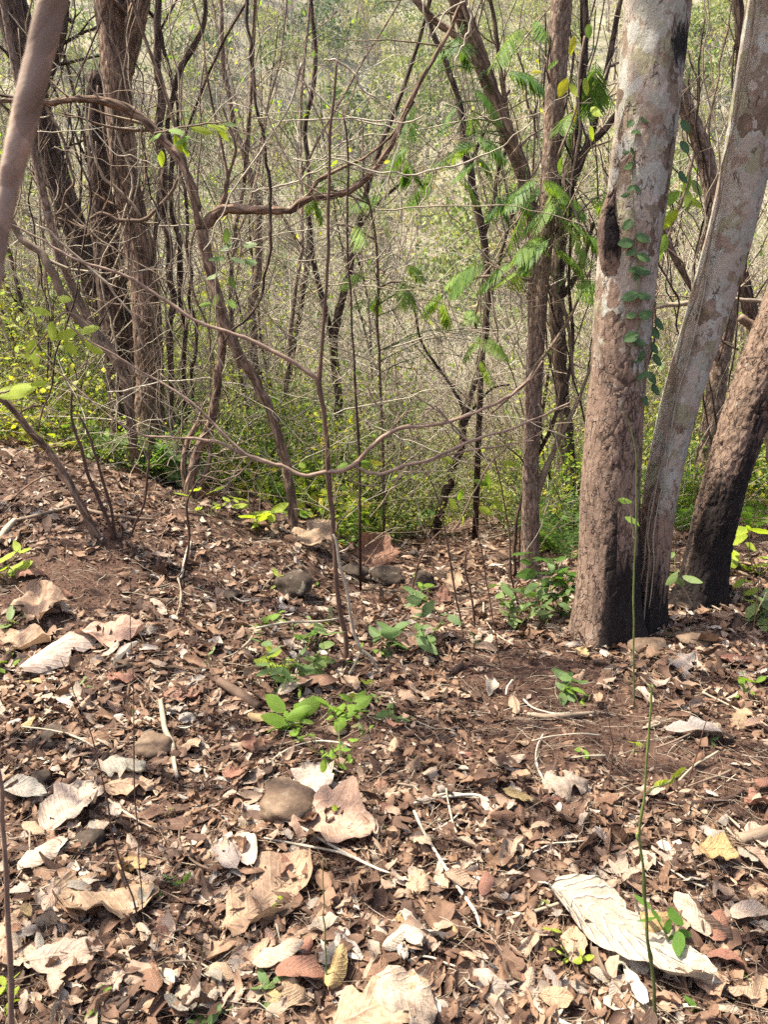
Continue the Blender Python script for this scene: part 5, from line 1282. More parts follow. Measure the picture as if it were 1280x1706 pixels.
# soil crumbs
n = 26000
cy_ = 0.95 + 3.4 * rgl.random(n); cx_ = (rgl.uniform(-120, 1400, n) - 640) / FPX * np.hypot(cy_, 1.3); cs_ = rgl.uniform(.0015, .006, n)
oct_ = np.array([[1, 0, 0], [0, 1, 0], [-1, 0, 0], [0, -1, 0], [0, 0, 1], [0, 0, -1]], float)
V = np.stack([cx_, cy_, gh(cx_, cy_) + .002], -1)[:, None] + oct_[None] * cs_[:, None, None] * rgl.uniform(.6, 1.3, (n, 6, 1))
ft = np.array([[0, 1, 4], [1, 2, 4], [2, 3, 4], [3, 0, 4], [1, 0, 5], [2, 1, 5], [3, 2, 5], [0, 3, 5]])
mc = MB(); mc.add(V.reshape(-1, 3), None, (ft[None] + (np.arange(n) * 6)[:, None, None]).reshape(-1, 3))
tag(mc.build('soil_crumbs', M['soil']), 'crumbs of reddish brown soil between the leaves', 'soil', kind='stuff')

# ------------------------------------------------------------------ dead leaves, one by one
def dead_mesh(kind, seed):
    rg = np.random.default_rng(800 + seed); m = MB()
    kw = dict(flat=(.42, .35, .10, .14, .10, .62), curl=(1.6, .6, .04, .08, .0, .5), fold=(.35, .5, .06, .10, .8, .5), crumple=(.8, .9, .11, .16, .3, .75), roll=(2.6, .3, .03, .06, .0, .62), small=(.6, .5, .03, .05, .2, .45))[kind]
    rows, cols = (16, 9) if kind in ('flat', 'crumple', 'roll') else (12, 7)
    # one leaf of unit length, gently waved along its edges
    t = np.linspace(0, 1, rows)[:, None]; s = np.linspace(-1, 1, cols)[None]
    w = np.sin(np.pi * np.clip(.015 + .97 * t, 0, 1) ** rg.uniform(.75, 1.05)) ** rg.uniform(.5, .8)
    ed = 1 + kw[3] * 1.6 * np.repeat(fbm(t[:, 0] * 6 + seed * 9.1, t[:, 0] * 0, s=seed, o=3)[:, None], cols, 1) * np.abs(s) ** 2
    bite = 1 - (0.55 * np.exp(-((t - rg.uniform(.25, .75)) / .07) ** 2) * (np.sign(s) == rg.choice([-1, 1])) * (rg.random() < .6)) * np.abs(s)
    x = s * w * ed * bite * .5 * kw[5]
    k = kw[0] * rg.uniform(.7, 1.3) * rg.choice([-1, 1]) * (1 + rg.uniform(-.7, .7) * (t - .5)) / (.25 * kw[5] / .5 + 1e-3) * .5
    xx = np.sin(k * x) / k; zz = (1 - np.cos(k * x)) / k + np.abs(x) * kw[4] * rg.choice([-1, 1])
    b = kw[1] * rg.normal(0, 1) + .05
    th = b * (t - .5); yy = np.sin(th) / b - zz * np.sin(th); zz = (1 - np.cos(th)) / b + zz * np.cos(th)
    wv = fbm(s * 2.2 + seed * 3.3 + 0 * t, t * 4.2 + 0 * s, s=seed + 5, o=3)
    zz = zz + kw[2] * wv * (0.4 + .9 * np.abs(s)) + 0.012 * np.sin(t * 55) * np.abs(s) * (kind != 'roll')
    V = np.stack([xx + 0 * zz, yy + 0 * zz, zz], -1).reshape(-1, 3)
    V[:, 2] -= np.percentile(V[:, 2], 8)
    i = (np.arange(rows - 1)[:, None] * cols + np.arange(cols - 1)[None]).ravel()
    q = np.stack([i, i + 1, i + cols + 1, i + cols], -1)
    uv = np.stack([s + 0 * t, t + 0 * s, 1 + 0 * t * s], -1).reshape(-1, 3)
    m.add(V, q, None, 0.5, uv)
    # short stalk
    p0 = V[cols // 2]; tube(m, np.array([p0, p0 + np.array([.01, -.05, .01]), p0 + np.array([.03, -.10, .0])]), [.008, .007, .006], 4, .2)
    return m.mesh('dead_leaf', M['dead'])
def pale_mesh():
    rows, cols = 26, 15; m = MB()
    t = np.linspace(0, 1, rows)[:, None]; s = np.linspace(-1, 1, cols)[None]
    w = np.sin(np.pi * np.clip(.03 + .95 * t, 0, 1)) ** .5 * (1 - .18 * t) * (1 + .05 * np.sin(t * 23) * np.abs(s) + .05 * fbm(t * 9 + 0 * s, np.sign(s) * 3 + 0 * t, s=4, o=3))
    w = w * (1 - .35 * np.exp(-((t - .42) / .05) ** 2) * (s < 0) * np.abs(s)) * (1 - .5 * np.exp(-((t - .97) / .03) ** 2) * (np.sin(s * 9) > 0))
    x = s * w * .21
    z = .10 * (t - .3) ** 2 + .035 * fbm(s * 2.4 + 0 * t, t * 5 + 0 * s, s=6, o=3) + .05 * np.abs(s) ** 3 * np.sin(t * 7 + (s > 0) * 2) - .012 * np.exp(-(s / .08) ** 2) + .004 * np.sin((t - np.abs(s) * .28) * 62)
    V = np.stack([x + 0 * z, t - .5 + 0 * z, z], -1).reshape(-1, 3)
    i = (np.arange(rows - 1)[:, None] * cols + np.arange(cols - 1)[None]).ravel()
    m.add(V, np.stack([i, i + 1, i + cols + 1, i + cols], -1), None, .5, np.stack([s + 0 * t, t + 0 * s, 1 + 0 * s * t], -1).reshape(-1, 3))
    tube(m, np.array([V[7], V[7] + [.01, -.04, .0], V[7] + [.03, -.08, -.01]]), [.006, .006, .005], 5, .2)
    return m.mesh('dead_leaf', M['paleleaf'])
DM = {k: [dead_mesh(k, 10 * i + j) for j in range(6)] for i, k in enumerate(('flat', 'curl', 'fold', 'crumple', 'roll', 'small'))}
PAL = dict(tan=(.36, .24, .15), pinktan=(.37, .24, .165), beige=(.37, .285, .205), white=(.46, .415, .345), grey=(.27, .235, .195), brown=(.18, .095, .055), red=(.22, .10, .065), dark=(.09, .052, .034), gold=(.36, .25, .11), pale=(.41, .335, .26))
def dleaf(kind, col, p, yaw, L, label, group=None, tilt=(0, 0), var=None, lift=0.012, wsc=1.0, zsc=1.0):
    from mathutils import Matrix, Euler, Quaternion
    me = DM[kind][int(rgl.integers(0, 6)) if var is None else var]
    o = bpy.data.objects.new('dead_leaf', me); COL.objects.link(o)
    nrm = Vector([float(c) for c in gnormal(np.array(p[0]), np.array(p[1]), .1)])
    qn = Vector((0, 0, 1)).rotation_difference(nrm)
    qq = qn @ Euler((tilt[0], tilt[1], yaw)).to_quaternion()
    o.rotation_euler = qq.to_euler()
    o.location = (float(p[0]), float(p[1]), float(gh(p[0], p[1])) + lift)
    o.scale = (L * wsc, L, L * zsc)
    j = rgl.uniform(.88, 1.1)
    o.color = (*[min(.8, c * j * rgl.uniform(.96, 1.04)) for c in PAL[col]], 1)
    return tag(o, label, 'dead leaf', group)
def dpx(kind, col, px, py, wpx, ang, label, **k):
    """a leaf seen at (px, py), about wpx long, its tip towards the on-ground direction ang (0 = right, 90 = away)"""
    p = onground(px, py); L = wpx / FPX * depth_of(p)
    # foreshortening of the ground seen from standing height
    fs = math.hypot(math.cos(R(ang)), math.sin(R(ang)) * 0.72)
    return dleaf(kind, col, p, R(ang) - math.pi / 2, L / fs, label, **k)
DM['pale'] = [pale_mesh()]
dpx('pale', 'white', 1042, 1582, 250, -42, 'largest whitish dead leaf, lying flat at the bottom right', var=0, lift=.055, wsc=1.0, zsc=1.0)
dpx('flat', 'tan', 178, 1512, 165, 15, 'large flat tan dead leaf at lower left under the thin dark stems', var=0, lift=.02, wsc=1.1)
dpx('crumple', 'pinktan', 552, 1388, 150, -20, 'large folded pinkish tan dead leaf below the smooth boulder', var=1, lift=.02)
dpx('flat', 'tan', 450, 1500, 160, 55, 'large flat tan dead leaf left of bottom centre', var=3, lift=.015)
dpx('roll', 'grey', 378, 1440, 62, 125, 'left one of two pale tubes of rolled dead leaf', var=0, lift=.02)
dpx('roll', 'pale', 410, 1425, 64, 110, 'right one of two pale tubes of rolled dead leaf', var=1, lift=.02)
dpx('crumple', 'pale', 122, 1362, 92, 70, 'crumpled pale dead leaf right of the round pitted stone', var=2, lift=.03)
dpx('crumple', 'grey', 205, 1302, 80, 5, 'ruffled grey dead leaf on top of a tan one, left', var=3, lift=.04)
dpx('flat', 'tan', 212, 1318, 85, 10, 'tan dead leaf under the ruffled grey one', var=4)
dpx('curl', 'grey', 1165, 1232, 120, 0, 'wide grey dead leaf lying right of the green shoot tip', var=1, lift=.02)
dpx('flat', 'tan', 640, 1698, 170, 20, 'big pale tan dead leaf cut by the bottom edge', var=5, lift=.02)
dpx('crumple', 'beige', 670, 1690, 120, -25, 'second pale tan dead leaf at the bottom edge, its right half', var=0, lift=.03)
dpx('curl', 'red', 500, 1642, 85, -10, 'glossy red-brown curled dead leaf at the bottom edge', var=2, lift=.03)
dpx('curl', 'beige', 465, 1612, 85, 20, 'beige arched dead leaf above the red-brown curled one', var=3, lift=.04)
dpx('flat', 'red', 1230, 1106, 60, -5, 'reddish flat dead leaf near the right edge below the rough trunk', var=1)
dpx('fold', 'grey', 1136, 1112, 70, 40, 'grey folded dead leaf in front of the reddish brown stone', var=2, lift=.02)
dpx('curl', 'pale', 105, 1100, 120, 60, 'long pale dead leaf on the left slope, tip to the stones', var=4, lift=.03)
dpx('flat', 'pinktan', 185, 1066, 110, 10, 'broad pinkish dead leaf in the left slope litter', var=2, lift=.03)
dpx('crumple', 'tan', 66, 1020, 75, 110, 'upright crumpled tan dead leaf at left', var=4, lift=.04)
dpx('flat', 'tan', 22, 1080, 120, 10, 'broad shaded tan dead leaf at the left edge', var=3, lift=.02)
dpx('flat', 'red', 50, 962, 52, -10, 'oval red-brown dead leaf high on the left slope', var=5, lift=.02)
dpx('flat', 'red', 205, 1136, 55, 5, 'flat red-brown dead leaf on the left slope below the pinkish one', var=0)
dpx('flat', 'red', 305, 1166, 60, 15, 'reddish broad dead leaf beside the fallen wood', var=1)
dpx('crumple', 'red', 395, 1300, 52, 0, 'small crumpled red leaf left above the smooth boulder', var=5, lift=.02)
dpx('flat', 'tan', 522, 915, 72, 60, 'large tan dead leaf beyond the sapling against the green plants', var=0, lift=.10, tilt=(.7, 0))
dpx('crumple', 'brown', 628, 940, 60, 80, 'large curled orange-brown leaf standing among the green plants', var=1, lift=.08, tilt=(.8, .2))
dpx('curl', 'brown', 428, 890, 52, 0, 'arched brown dead leaf on the left bank edge', var=2, lift=.05)
dpx('curl', 'brown', 540, 1112, 52, 10, 'arched brown dead leaf at the sapling foot', var=0, lift=.04)
dpx('curl', 'brown', 525, 1155, 80, 0, 'bent brown dead leaf shading a hollow among the green seedlings', var=4, lift=.05)
dpx('curl', 'beige', 495, 1160, 70, 50, 'pale dead leaf tube among the green seedlings', var=1, lift=.04)
dpx('flat', 'tan', 755, 985, 34, 80, 'narrow tan leaf standing beside the path', var=3, lift=.05, tilt=(.6, .1))
dpx('flat', 'red', 740, 1006, 30, 90, 'small pink-brown leaf upright beside the path', var=4, lift=.04, tilt=(.8, 0))
dpx('roll', 'white', 1008, 1074, 24, 60, 'small pale rolled leaf leaning at the charred trunk foot', var=2, lift=.02, tilt=(.5, 0))
dpx('roll', 'white', 1022, 1076, 24, 50, 'second pale rolled leaf leaning at the charred trunk foot', var=3, lift=.02, tilt=(.5, 0))
dpx('crumple', 'pale', 525, 1318, 70, 95, 'silvery crumpled dead leaf right of the smooth boulder', var=2, lift=.03)
dpx('curl', 'grey', 565, 1328, 42, 140, 'small silvery cupped leaf beside the smooth boulder', var=5, lift=.03)
dpx('flat', 'brown', 632, 1660, 48, 80, 'dark brown oblong leaf standing at the bottom centre', var=1, lift=.04, tilt=(.5, 0))
dpx('fold', 'gold', 560, 1640, 56, 75, 'golden tan folded leaf at the bottom centre', var=4, lift=.03)
dpx('small', 'pale', 915, 1425, 32, -40, 'lone pale pointed leaf on bare soil right of centre', var=0)
dpx('crumple', 'gold', 1090, 1560, 70, 20, 'holed golden leaf against the largest whitish leaf', var=3, lift=.03)
dpx('roll', 'white', 1175, 1645, 56, -50, 'pale rolled leaf right of the largest whitish leaf tip', var=4, lift=.02)
dpx('curl', 'beige', 1150, 1540, 66, 110, 'beige cupped leaf between the whitish leaf and the right edge', var=0, lift=.03)
dpx('curl', 'red', 1195, 1560, 56, 60, 'red-brown curled leaf near the right edge', var=3, lift=.03)
dpx('curl', 'pale', 1250, 1545, 76, 5, 'pale arched leaf cut by the right edge', var=2, lift=.03)
dpx('crumple', 'pale', 1120, 1625, 90, -50, 'torn pale tip piece of the largest whitish leaf', var=5, lift=.035)
dpx('crumple', 'gold', 1195, 1440, 60, -20, 'crumpled yellow-tan leaf near the right edge', var=1, lift=.03)
dpx('fold', 'tan', 1020, 1335, 40, 0, 'tan folded leaf on the bare soil', var=1)
dpx('crumple', 'beige', 940, 1320, 80, 5, 'beige crumpled leaf on the soil right of centre', var=0, lift=.02)
dpx('roll', 'beige', 845, 1280, 60, 0, 'pale rolled leaf right of centre', var=5, lift=.02)
dpx('curl', 'pale', 665, 1585, 62, 40, 'curled pale leaf loop in the lower middle', var=4, lift=.03)
dpx('flat', 'pale', 540, 1558, 55, 10, 'cream leaf with ruffled rim in the lower middle', var=3, lift=.03)
dpx('flat', 'tan', 695, 1480, 46, 85, 'upright oval pinkish leaf in the lower middle', var=5, lift=.02)
dpx('flat', 'beige', 110, 1610, 120, 15, 'wide beige leaf at lower left beneath the big tan one', var=1, lift=.02)
dpx('curl', 'pale', 75, 1440, 80, 70, 'long curled pale leaf at the lower left', var=0, lift=.03)
dpx('curl', 'grey', 40, 1330, 90, -15, 'long grey leaf under the round pitted stone', var=5, lift=.03)
# the rest of the 300 that show largest
names = {'tan': 'tan', 'pinktan': 'pinkish tan', 'beige': 'beige', 'white': 'whitish', 'grey': 'grey', 'brown': 'brown', 'red': 'reddish', 'dark': 'dark brown', 'gold': 'golden tan', 'pale': 'pale'}
kn = {'flat': 'flat', 'curl': 'curled', 'fold': 'folded', 'crumple': 'crumpled', 'roll': 'rolled', 'small': 'small pointed'}
cnt = 0
while cnt < 244:
    px, py = rgl.uniform(-10, 1290), 1700 - 760 * rgl.random() ** 1.15
    p = onground(px, py)
    if abs(px - 1000) < 110 and abs(py - 1390) < 110 and rgl.random() < .8: continue
    kd = str(rgl.choice(['flat', 'curl', 'fold', 'crumple', 'roll', 'small'], p=[.08, .32, .18, .18, .12, .12]))
    cl = str(rgl.choice(list(PAL), p=[.18, .12, .18, .02, .12, .13, .08, .07, .04, .06]))
    zone = ('lower left' if px < 430 else 'lower middle' if px < 850 else 'lower right') if py > 1330 else ('left slope' if px < 430 else 'middle' if px < 850 else 'right')
    L = rgl.uniform(.038, .09) * (1.25 if kd == 'flat' else 1) * (0.8 if kd == 'small' else 1) * (1 + .06 * p[1])
    dleaf(kd, cl, p, rgl.uniform(0, 6.28), L, f'{names[cl]} {kn[kd]} dead leaf in the {zone} litter', 'dead leaves lying in the litter', (rgl.normal(0, .22), rgl.normal(0, .22)), None, rgl.uniform(.008, .03))
    cnt += 1

# ------------------------------------------------------------------ fallen sticks
def stick(label, pts, mat='twig', tint=.6, lift=.015, fork=None):
    out = []
    for (px, py, w) in pts:
        q = onground(px, py); out.append([q[0], q[1], q[2] + lift, .5 * w / FPX * depth_of(q)])
    C = catmull(np.array(out), max(10, 5 * len(out)))
    m = MB(); tube(m, C[:, :3], np.maximum(C[:, 3], .0008), 8, tint)
    return tag(m.build('fallen_stick', M[mat]), label, 'stick')
stick('dark bark strip with a yellow edge on bare soil at right', [(1082, 1346, 4), (1120, 1347, 7), (1165, 1346, 8), (1205, 1341, 8), (1225, 1335, 7), (1242, 1322, 5)], 'twig', .02)
stick('thick grey-brown stick end at the right edge', [(1232, 1412, 20), (1260, 1404, 22), (1300, 1394, 24)], 'twig', .5, .02)
stick('curved whitish stick standing before the sunken stone', [(268, 1180, 8), (272, 1205, 9), (276, 1230, 9), (288, 1255, 9), (291, 1285, 7), (296, 1310, 6)], 'twig', .72, .03)
stick('dark split piece of fallen wood at left centre', [(366, 1145, 16), (390, 1160, 17), (415, 1175, 17), (432, 1186, 14)], 'twig', .25, .02)
stick('pale stick on the ground right of centre, leaf at its end', [(880, 1198, 7), (915, 1200, 9), (955, 1198, 8), (990, 1194, 6)], 'twig', .6)
stick('long thin pale twig running down the lower middle', [(690, 1366, 5), (706, 1400, 5), (730, 1440, 5), (760, 1490, 6), (790, 1535, 6), (800, 1560, 4)], 'twig', .95, .025)
stick('pale twig crossing below the smooth boulder', [(430, 1365, 4), (500, 1395, 5), (560, 1430, 5), (620, 1462, 4), (650, 1472, 3)], 'twig', .95, .03)
stick('second pale twig crossing below the smooth boulder', [(440, 1412, 3), (500, 1424, 4), (560, 1436, 4), (600, 1450, 3)], 'twig', .9, .03)
stick('bundle of straw-coloured twig in the soil right of centre', [(690, 1348, 4), (740, 1338, 5), (790, 1335, 5), (815, 1346, 4)], 'twig', 1.0, .02)
stick('straw twig beneath the straw-coloured one', [(700, 1342, 3), (750, 1332, 4), (800, 1338, 3)], 'twig', .95, .015)
stick('brown twig along the left slope below the leaning stem', [(20, 878, 6), (60, 868, 6), (100, 858, 6), (125, 851, 6), (150, 858, 5)], 'twig', .5, .03)
stick('bleached stick at the left edge', [(-5, 920, 10), (12, 895, 11), (26, 878, 9)], 'twig', .85, .04)
stick('brown stick lying right of the leaning stem base', [(145, 858, 6), (180, 866, 7), (220, 872, 6), (255, 876, 5)], 'twig', .45, .03)
stick('pale stick lying on the bank above the dark soil', [(318, 915, 6), (312, 935, 7), (306, 958, 6), (302, 975, 4)], 'twig', .9, .04)
stick('pale forked twig crossing the sapling foot', [(428, 1068, 4), (480, 1058, 4), (540, 1055, 4), (580, 1046, 3)], 'twig', .85, .06)
stick('dark root-like stick before the rough trunk', [(1100, 1000, 12), (1125, 1014, 13), (1150, 1024, 9)], 'barkdark', .3, .03)
stick('brown twig left of the largest whitish leaf', [(845, 1546, 6), (890, 1530, 6), (935, 1516, 5)], 'twig', .7, .02)
stick('thin twig running to the bottom edge at left', [(845, 1660, 4), (800, 1700, 4)], 'twig', .7)
rgs = np.random.default_rng(190)
for i in range(60):
    px, py = rgs.uniform(0, 1280), rgs.uniform(930, 1690)
    a = rgs.uniform(0, 6.28); L = rgs.uniform(40, 150); cv = rgs.normal(0, .35)
    pts = []
    for t in np.linspace(-.5, .5, 5): pts.append((px + L * t * math.cos(a + cv * t), py + .6 * L * t * math.sin(a + cv * t), rgs.uniform(2, 4.5)))
    stick(f"{'thin' if i % 2 else 'short'} dry twig lying among the leaves in the {'left' if px < 430 else 'middle' if px < 850 else 'right'} litter", pts, 'twig', rgs.uniform(.3, 1), rgs.uniform(.012, .03))['group'] = 'dry twigs lying on the litter'

# bleached forked twig hanging in front of the sapling
root = empty('bleached_twig', at(555, 890, 3.15), 'bleached white forked twig leaning against the sapling down to the litter', 'twig')
for k, pts in enumerate(([(555, 890, 4), (561, 905, 6), (566, 940, 7), (578, 980, 7), (583, 1020, 7), (590, 1055, 7), (602, 1083, 7)],
                         [(602, 1083, 6), (590, 1110, 6), (572, 1140, 6), (558, 1172, 5), (530, 1195, 4), (505, 1220, 3)],
                         [(602, 1083, 7), (618, 1095, 7), (632, 1120, 6), (652, 1145, 6), (680, 1172, 5)], [(681, 1172, 3), (682, 1200, 3), (681, 1235, 2)])):
    P, r = trace(pts, 2.95, 0, 20, wob=.002); m = MB(); tube(m, P, r * .75, 7, .85); m.build('stem' if k == 0 else 'fork', M['twig'], root)

# ------------------------------------------------------------------ green seedlings and plants
rgg = np.random.default_rng(210)
def leafmesh(L, Wr, seed, mat, tint, name='leaf', wav=.03, lobes=0):
    rg = np.random.default_rng(seed); m = MB()
    leaf_block(m, np.zeros((1, 3)), (0, 0, 1), None, L, L * Wr, rg, 9, 7, .25, .35, wav * .4, .03, (.8, .95), np.array([tint]), .15, .0, direction=np.array([[0, 1.0, 0]]), origin_mid=False, lobes=lobes)
    return m.mesh(name, M[mat])
LM = {c: [leafmesh(1, w, i * 7 + j, mt, t) for j, w in enumerate((.38, .46, .55, .42))] for i, (c, mt, t) in enumerate((('mid', 'dull', .35), ('bright', 'leaf', .62), ('yellow', 'leaf', .86), ('pale', 'dull', .75), ('deep', 'leaf', .3), ('gold', 'leaf', .97)))}
LMB = {c: [leafmesh(1, w, i * 7 + j + 90, mt, t, lobes=5) for j, w in enumerate((.85, .95, .8))] for i, (c, mt, t) in enumerate((('mid', 'dull', .5), ('yellow', 'leaf', .85), ('pale', 'dull', .85)))}
def lookat_dir(d, rollv):
    d = Vector([float(c) for c in d]).normalized()
    z = Vector([float(c) for c in rollv]); z = (z - d * z.dot(d)).normalized()
    x = d.cross(z)
    from mathutils import Matrix
    return Matrix((x, d, z)).transposed()
def plant(label, px, py, hpx, col, nstem=2, nl=4, lpx=40, spread_=.5, broad=False, name='seedling', cat='seedling', y=None, group=None, flat=.6):
    b = onground(px, py) if y is None else at(px, py, y)
    if y is not None: b[2] = gh(b[0], b[1])
    root = empty(name, b, label, cat, group)
    d = depth_of(b); H = hpx / FPX * d; L = lpx / FPX * d * (.8 if not broad else 1); H *= 1.2
    bank = LMB if broad else LM
    for s in range(nstem):
        a = rgg.uniform(0, 6.28)
        P = wander(b - np.array([0, 0, .01]), (spread_ * math.cos(a), spread_ * math.sin(a), 1), H * rgg.uniform(.65, 1.1), 8, .1, .01, rgg)
        m = MB(); tube(m, P, np.linspace(.0022, .0011, 8) * (1 + L * 4), 5, rgg.uniform(.2, .6)); m.build('stem', M['stem'], root)
        for k in range(nl):
            t = (1 - .6 * (k // 2) / max(1, (nl - 1) // 2)) if nl > 1 else 1
            q = P[int(round(np.clip(t + rgg.normal(0, .12), .15, 1) * 7))]
            az = a + k * 2.4 + rgg.uniform(-.8, .8)
            dr = np.array([math.cos(az), math.sin(az), rgg.uniform(-.6, .6)])
            me = bank[col][int(rgg.integers(0, len(bank[col])))]
            o = bpy.data.objects.new('leaf', me); COL.objects.link(o); o.parent = root
            o.rotation_euler = lookat_dir(dr, (rgg.normal(0, .5), rgg.normal(0, .5) - .15, 1)).to_euler()
            o.location = [float(c) for c in (q - b)]
            sc = L * rgg.uniform(.45, 1.2); o.scale = (sc, sc, sc)
    return root
PL = [
 ('dense clump of bluish green seedlings left of the sapling foot', 475, 1150, 70, 'mid', 5, 6, 36, .5),
 ('yellowish low plant behind the bluish seedling clump', 455, 1120, 40, 'yellow', 3, 5, 32, .7),
 ('pale broad-leaved seedling at the sapling foot', 520, 1120, 60, 'pale', 3, 5, 44, .6),
 ('seedling with large light green leaves below the bluish clump', 490, 1215, 30, 'bright', 3, 4, 62, .8),
 ('light green seedling right below the sapling foot', 570, 1205, 45, 'bright', 4, 5, 40, .7),
 ('tuft of thin green stems and small leaves above the smooth boulder', 565, 1285, 85, 'bright', 5, 4, 26, .5),
 ('pair of grey-green leaves on a short stem in the middle litter', 655, 1205, 30, 'mid', 1, 4, 44, .3),
 ('green trifoliate seedling right of the sapling foot', 640, 1090, 45, 'mid', 2, 5, 46, .5),
 ('taller green seedling near the path end', 705, 1085, 70, 'mid', 3, 5, 42, .4),
 ('tiny seedling in shade right of the path', 800, 1080, 18, 'mid', 1, 5, 26, .3),
 ('bright seedling with long leaves on the left bank foot', 448, 1045, 28, 'bright', 2, 5, 40, .9),
 ('dark green low plant behind the bright long-leaved seedling', 510, 1075, 45, 'deep', 2, 5, 36, .6),
 ('small green plant by the mossy path rocks', 690, 1015, 35, 'mid', 2, 5, 34, .6),
 ('sprawling weed on the path rocks', 715, 985, 40, 'bright', 3, 5, 22, .8),
 ('seedling with three pointed leaves in front of the lichened tree', 930, 1165, 40, 'mid', 2, 4, 36, .7),
 ('small yellow-green seedling in front of the lichened tree', 966, 1172, 28, 'bright', 2, 4, 30, .5),
 ('little green plant near the right edge litter', 1238, 1170, 46, 'bright', 2, 4, 32, .4),
 ('broad green leaves at the right edge below the rough trunk', 1272, 1045, 60, 'pale', 3, 5, 56, .6),
 ('yellow-green leafy stem right of the rough trunk', 1262, 960, 70, 'yellow', 3, 5, 56, .7),
 ('small yellowish plant in front of the rough trunk', 1240, 1000, 40, 'yellow', 1, 3, 36, .4),
 ('leafy twig between mottled and rough trunk feet', 1130, 985, 60, 'pale', 2, 4, 36, .5),
 ('tiny seedling beside the reddish brown stone', 1118, 1062, 14, 'mid', 1, 4, 20, .5),
 ('dark leafy bush at the reddish trunk foot', 905, 1045, 85, 'mid', 7, 7, 38, .5),
 ('second leafy bush against the thick lichened tree', 935, 1030, 120, 'deep', 6, 7, 36, .35),
 ('light green leafy bush left of the reddish trunk foot', 860, 1050, 60, 'pale', 4, 6, 36, .6),
 ('bright green seedling on the left slope edge', 425, 880, 60, 'yellow', 3, 5, 46, .6),
 ('yellow-green seedling at the twisted stems foot', 350, 860, 50, 'yellow', 3, 4, 36, .6),
 ('green sprig before the bent brown tree', 492, 862, 30, 'bright', 2, 6, 34, .7),
 ('glossy green plants beyond the big tan leaf', 600, 905, 60, 'bright', 6, 6, 34, .6),
 ('glossy dark plants behind the orange-brown leaf', 650, 905, 60, 'deep', 6, 6, 34, .6),
 ('bright plants along the upper path edge', 560, 868, 60, 'bright', 5, 6, 32, .6),
 ('mixed green plants left of the path mouth', 680, 885, 70, 'bright', 5, 6, 30, .6),
 ('yellow round-leaved plants right of the path mouth', 790, 860, 90, 'yellow', 6, 8, 28, .5),
 ('pale yellow-green plants beyond the path mouth', 840, 880, 110, 'yellow', 6, 8, 30, .5),
 ('perforated light green leaf plant on the left slope', 52, 1010, 16, 'pale', 2, 2, 52, .8),
 ('pale leaf sprout at the left edge', 12, 1040, 20, 'pale', 1, 3, 40, .8),
 ('arching yellow-green leaves at the left edge', 6, 960, 40, 'yellow', 2, 4, 70, .8),
 ('blurry bright leaf plant at the left edge by the stones', 8, 1120, 24, 'bright', 2, 3, 50, .8),
 ('small smooth green seedling at the bottom edge left of centre', 340, 1700, 30, 'mid', 2, 5, 50, .7),
 ('bright sprout at the bottom edge on the left', 165, 1690, 30, 'bright', 2, 4, 30, .6),
 ('bluish green seedling at the bottom beside the red-brown leaf', 425, 1665, 40, 'mid', 2, 4, 46, .6),
 ('yellow-green sprout in the bottom left corner', 18, 1690, 50, 'yellow', 2, 5, 40, .6),
 ('little sprouting plant at the top end of the whitish leaf', 965, 1610, 70, 'yellow', 3, 4, 24, .7),
 ('dark glossy sprig on a thin stem over the whitish leaf', 1125, 1600, 90, 'deep', 2, 5, 50, .3),
 ('green sprig at the bottom edge under the shoot', 1140, 1690, 30, 'deep', 1, 4, 40, .5),
 ('tiny green sprout right of the lower middle', 830, 1402, 8, 'bright', 1, 4, 16, .6),
 ('small yellow-green seedling left of the shoot tip', 1055, 1255, 16, 'yellow', 1, 3, 22, .4),
 ('tiny sprout near the bottom right edge', 1240, 1630, 12, 'bright', 1, 3, 20, .5),
]
for (lab, px, py, h, c, ns, nl, lp, sp) in PL: plant(lab, px, py, h, c, ns + (1 if 400 < px < 760 and 1000 < py < 1300 else 0), nl, lp, sp)
for i in range(46):
    px, py = rgg.uniform(0, 1280), 960 + 720 * rgg.random() ** 1.3
    if i < 18: px, py = rgg.normal(570, 90), rgg.uniform(1040, 1270)
    plant(f"tiny {'bright' if i % 2 else 'grey-green'} sprout in the {'left' if px < 430 else 'middle' if px < 850 else 'right'} litter", px, py, rgg.uniform(10, 34), ['mid', 'bright', 'pale', 'yellow'][i % 4 if i % 2 else (i % 4)], 1, int(rgg.integers(2, 5)), rgg.uniform(14, 28), .5, group='tiny green sprouts in the litter')
plant('large broad lobed leaves of a plant at the left trunks foot', 255, 800, 60, 'mid', 4, 4, 64, .7, True, 'broadleaf_plant', 'plant')
plant('yellowing broad-leaved plant left of the twisted stems', 295, 770, 90, 'yellow', 3, 4, 40, .7, True, 'broadleaf_plant', 'plant')
plant('pale broad-leaved plant on the left slope crest', 190, 770, 50, 'pale', 4, 5, 36, .8, True, 'broadleaf_plant', 'plant')
plant('broad-leaved weeds at the left edge under the dark trunks', 60, 730, 60, 'yellow', 5, 5, 36, .8, True, 'broadleaf_plant', 'plant')
plant('tall green weeds behind the slope crest', 130, 745, 90, 'pale', 5, 5, 30, .7, True, 'broadleaf_plant', 'plant')

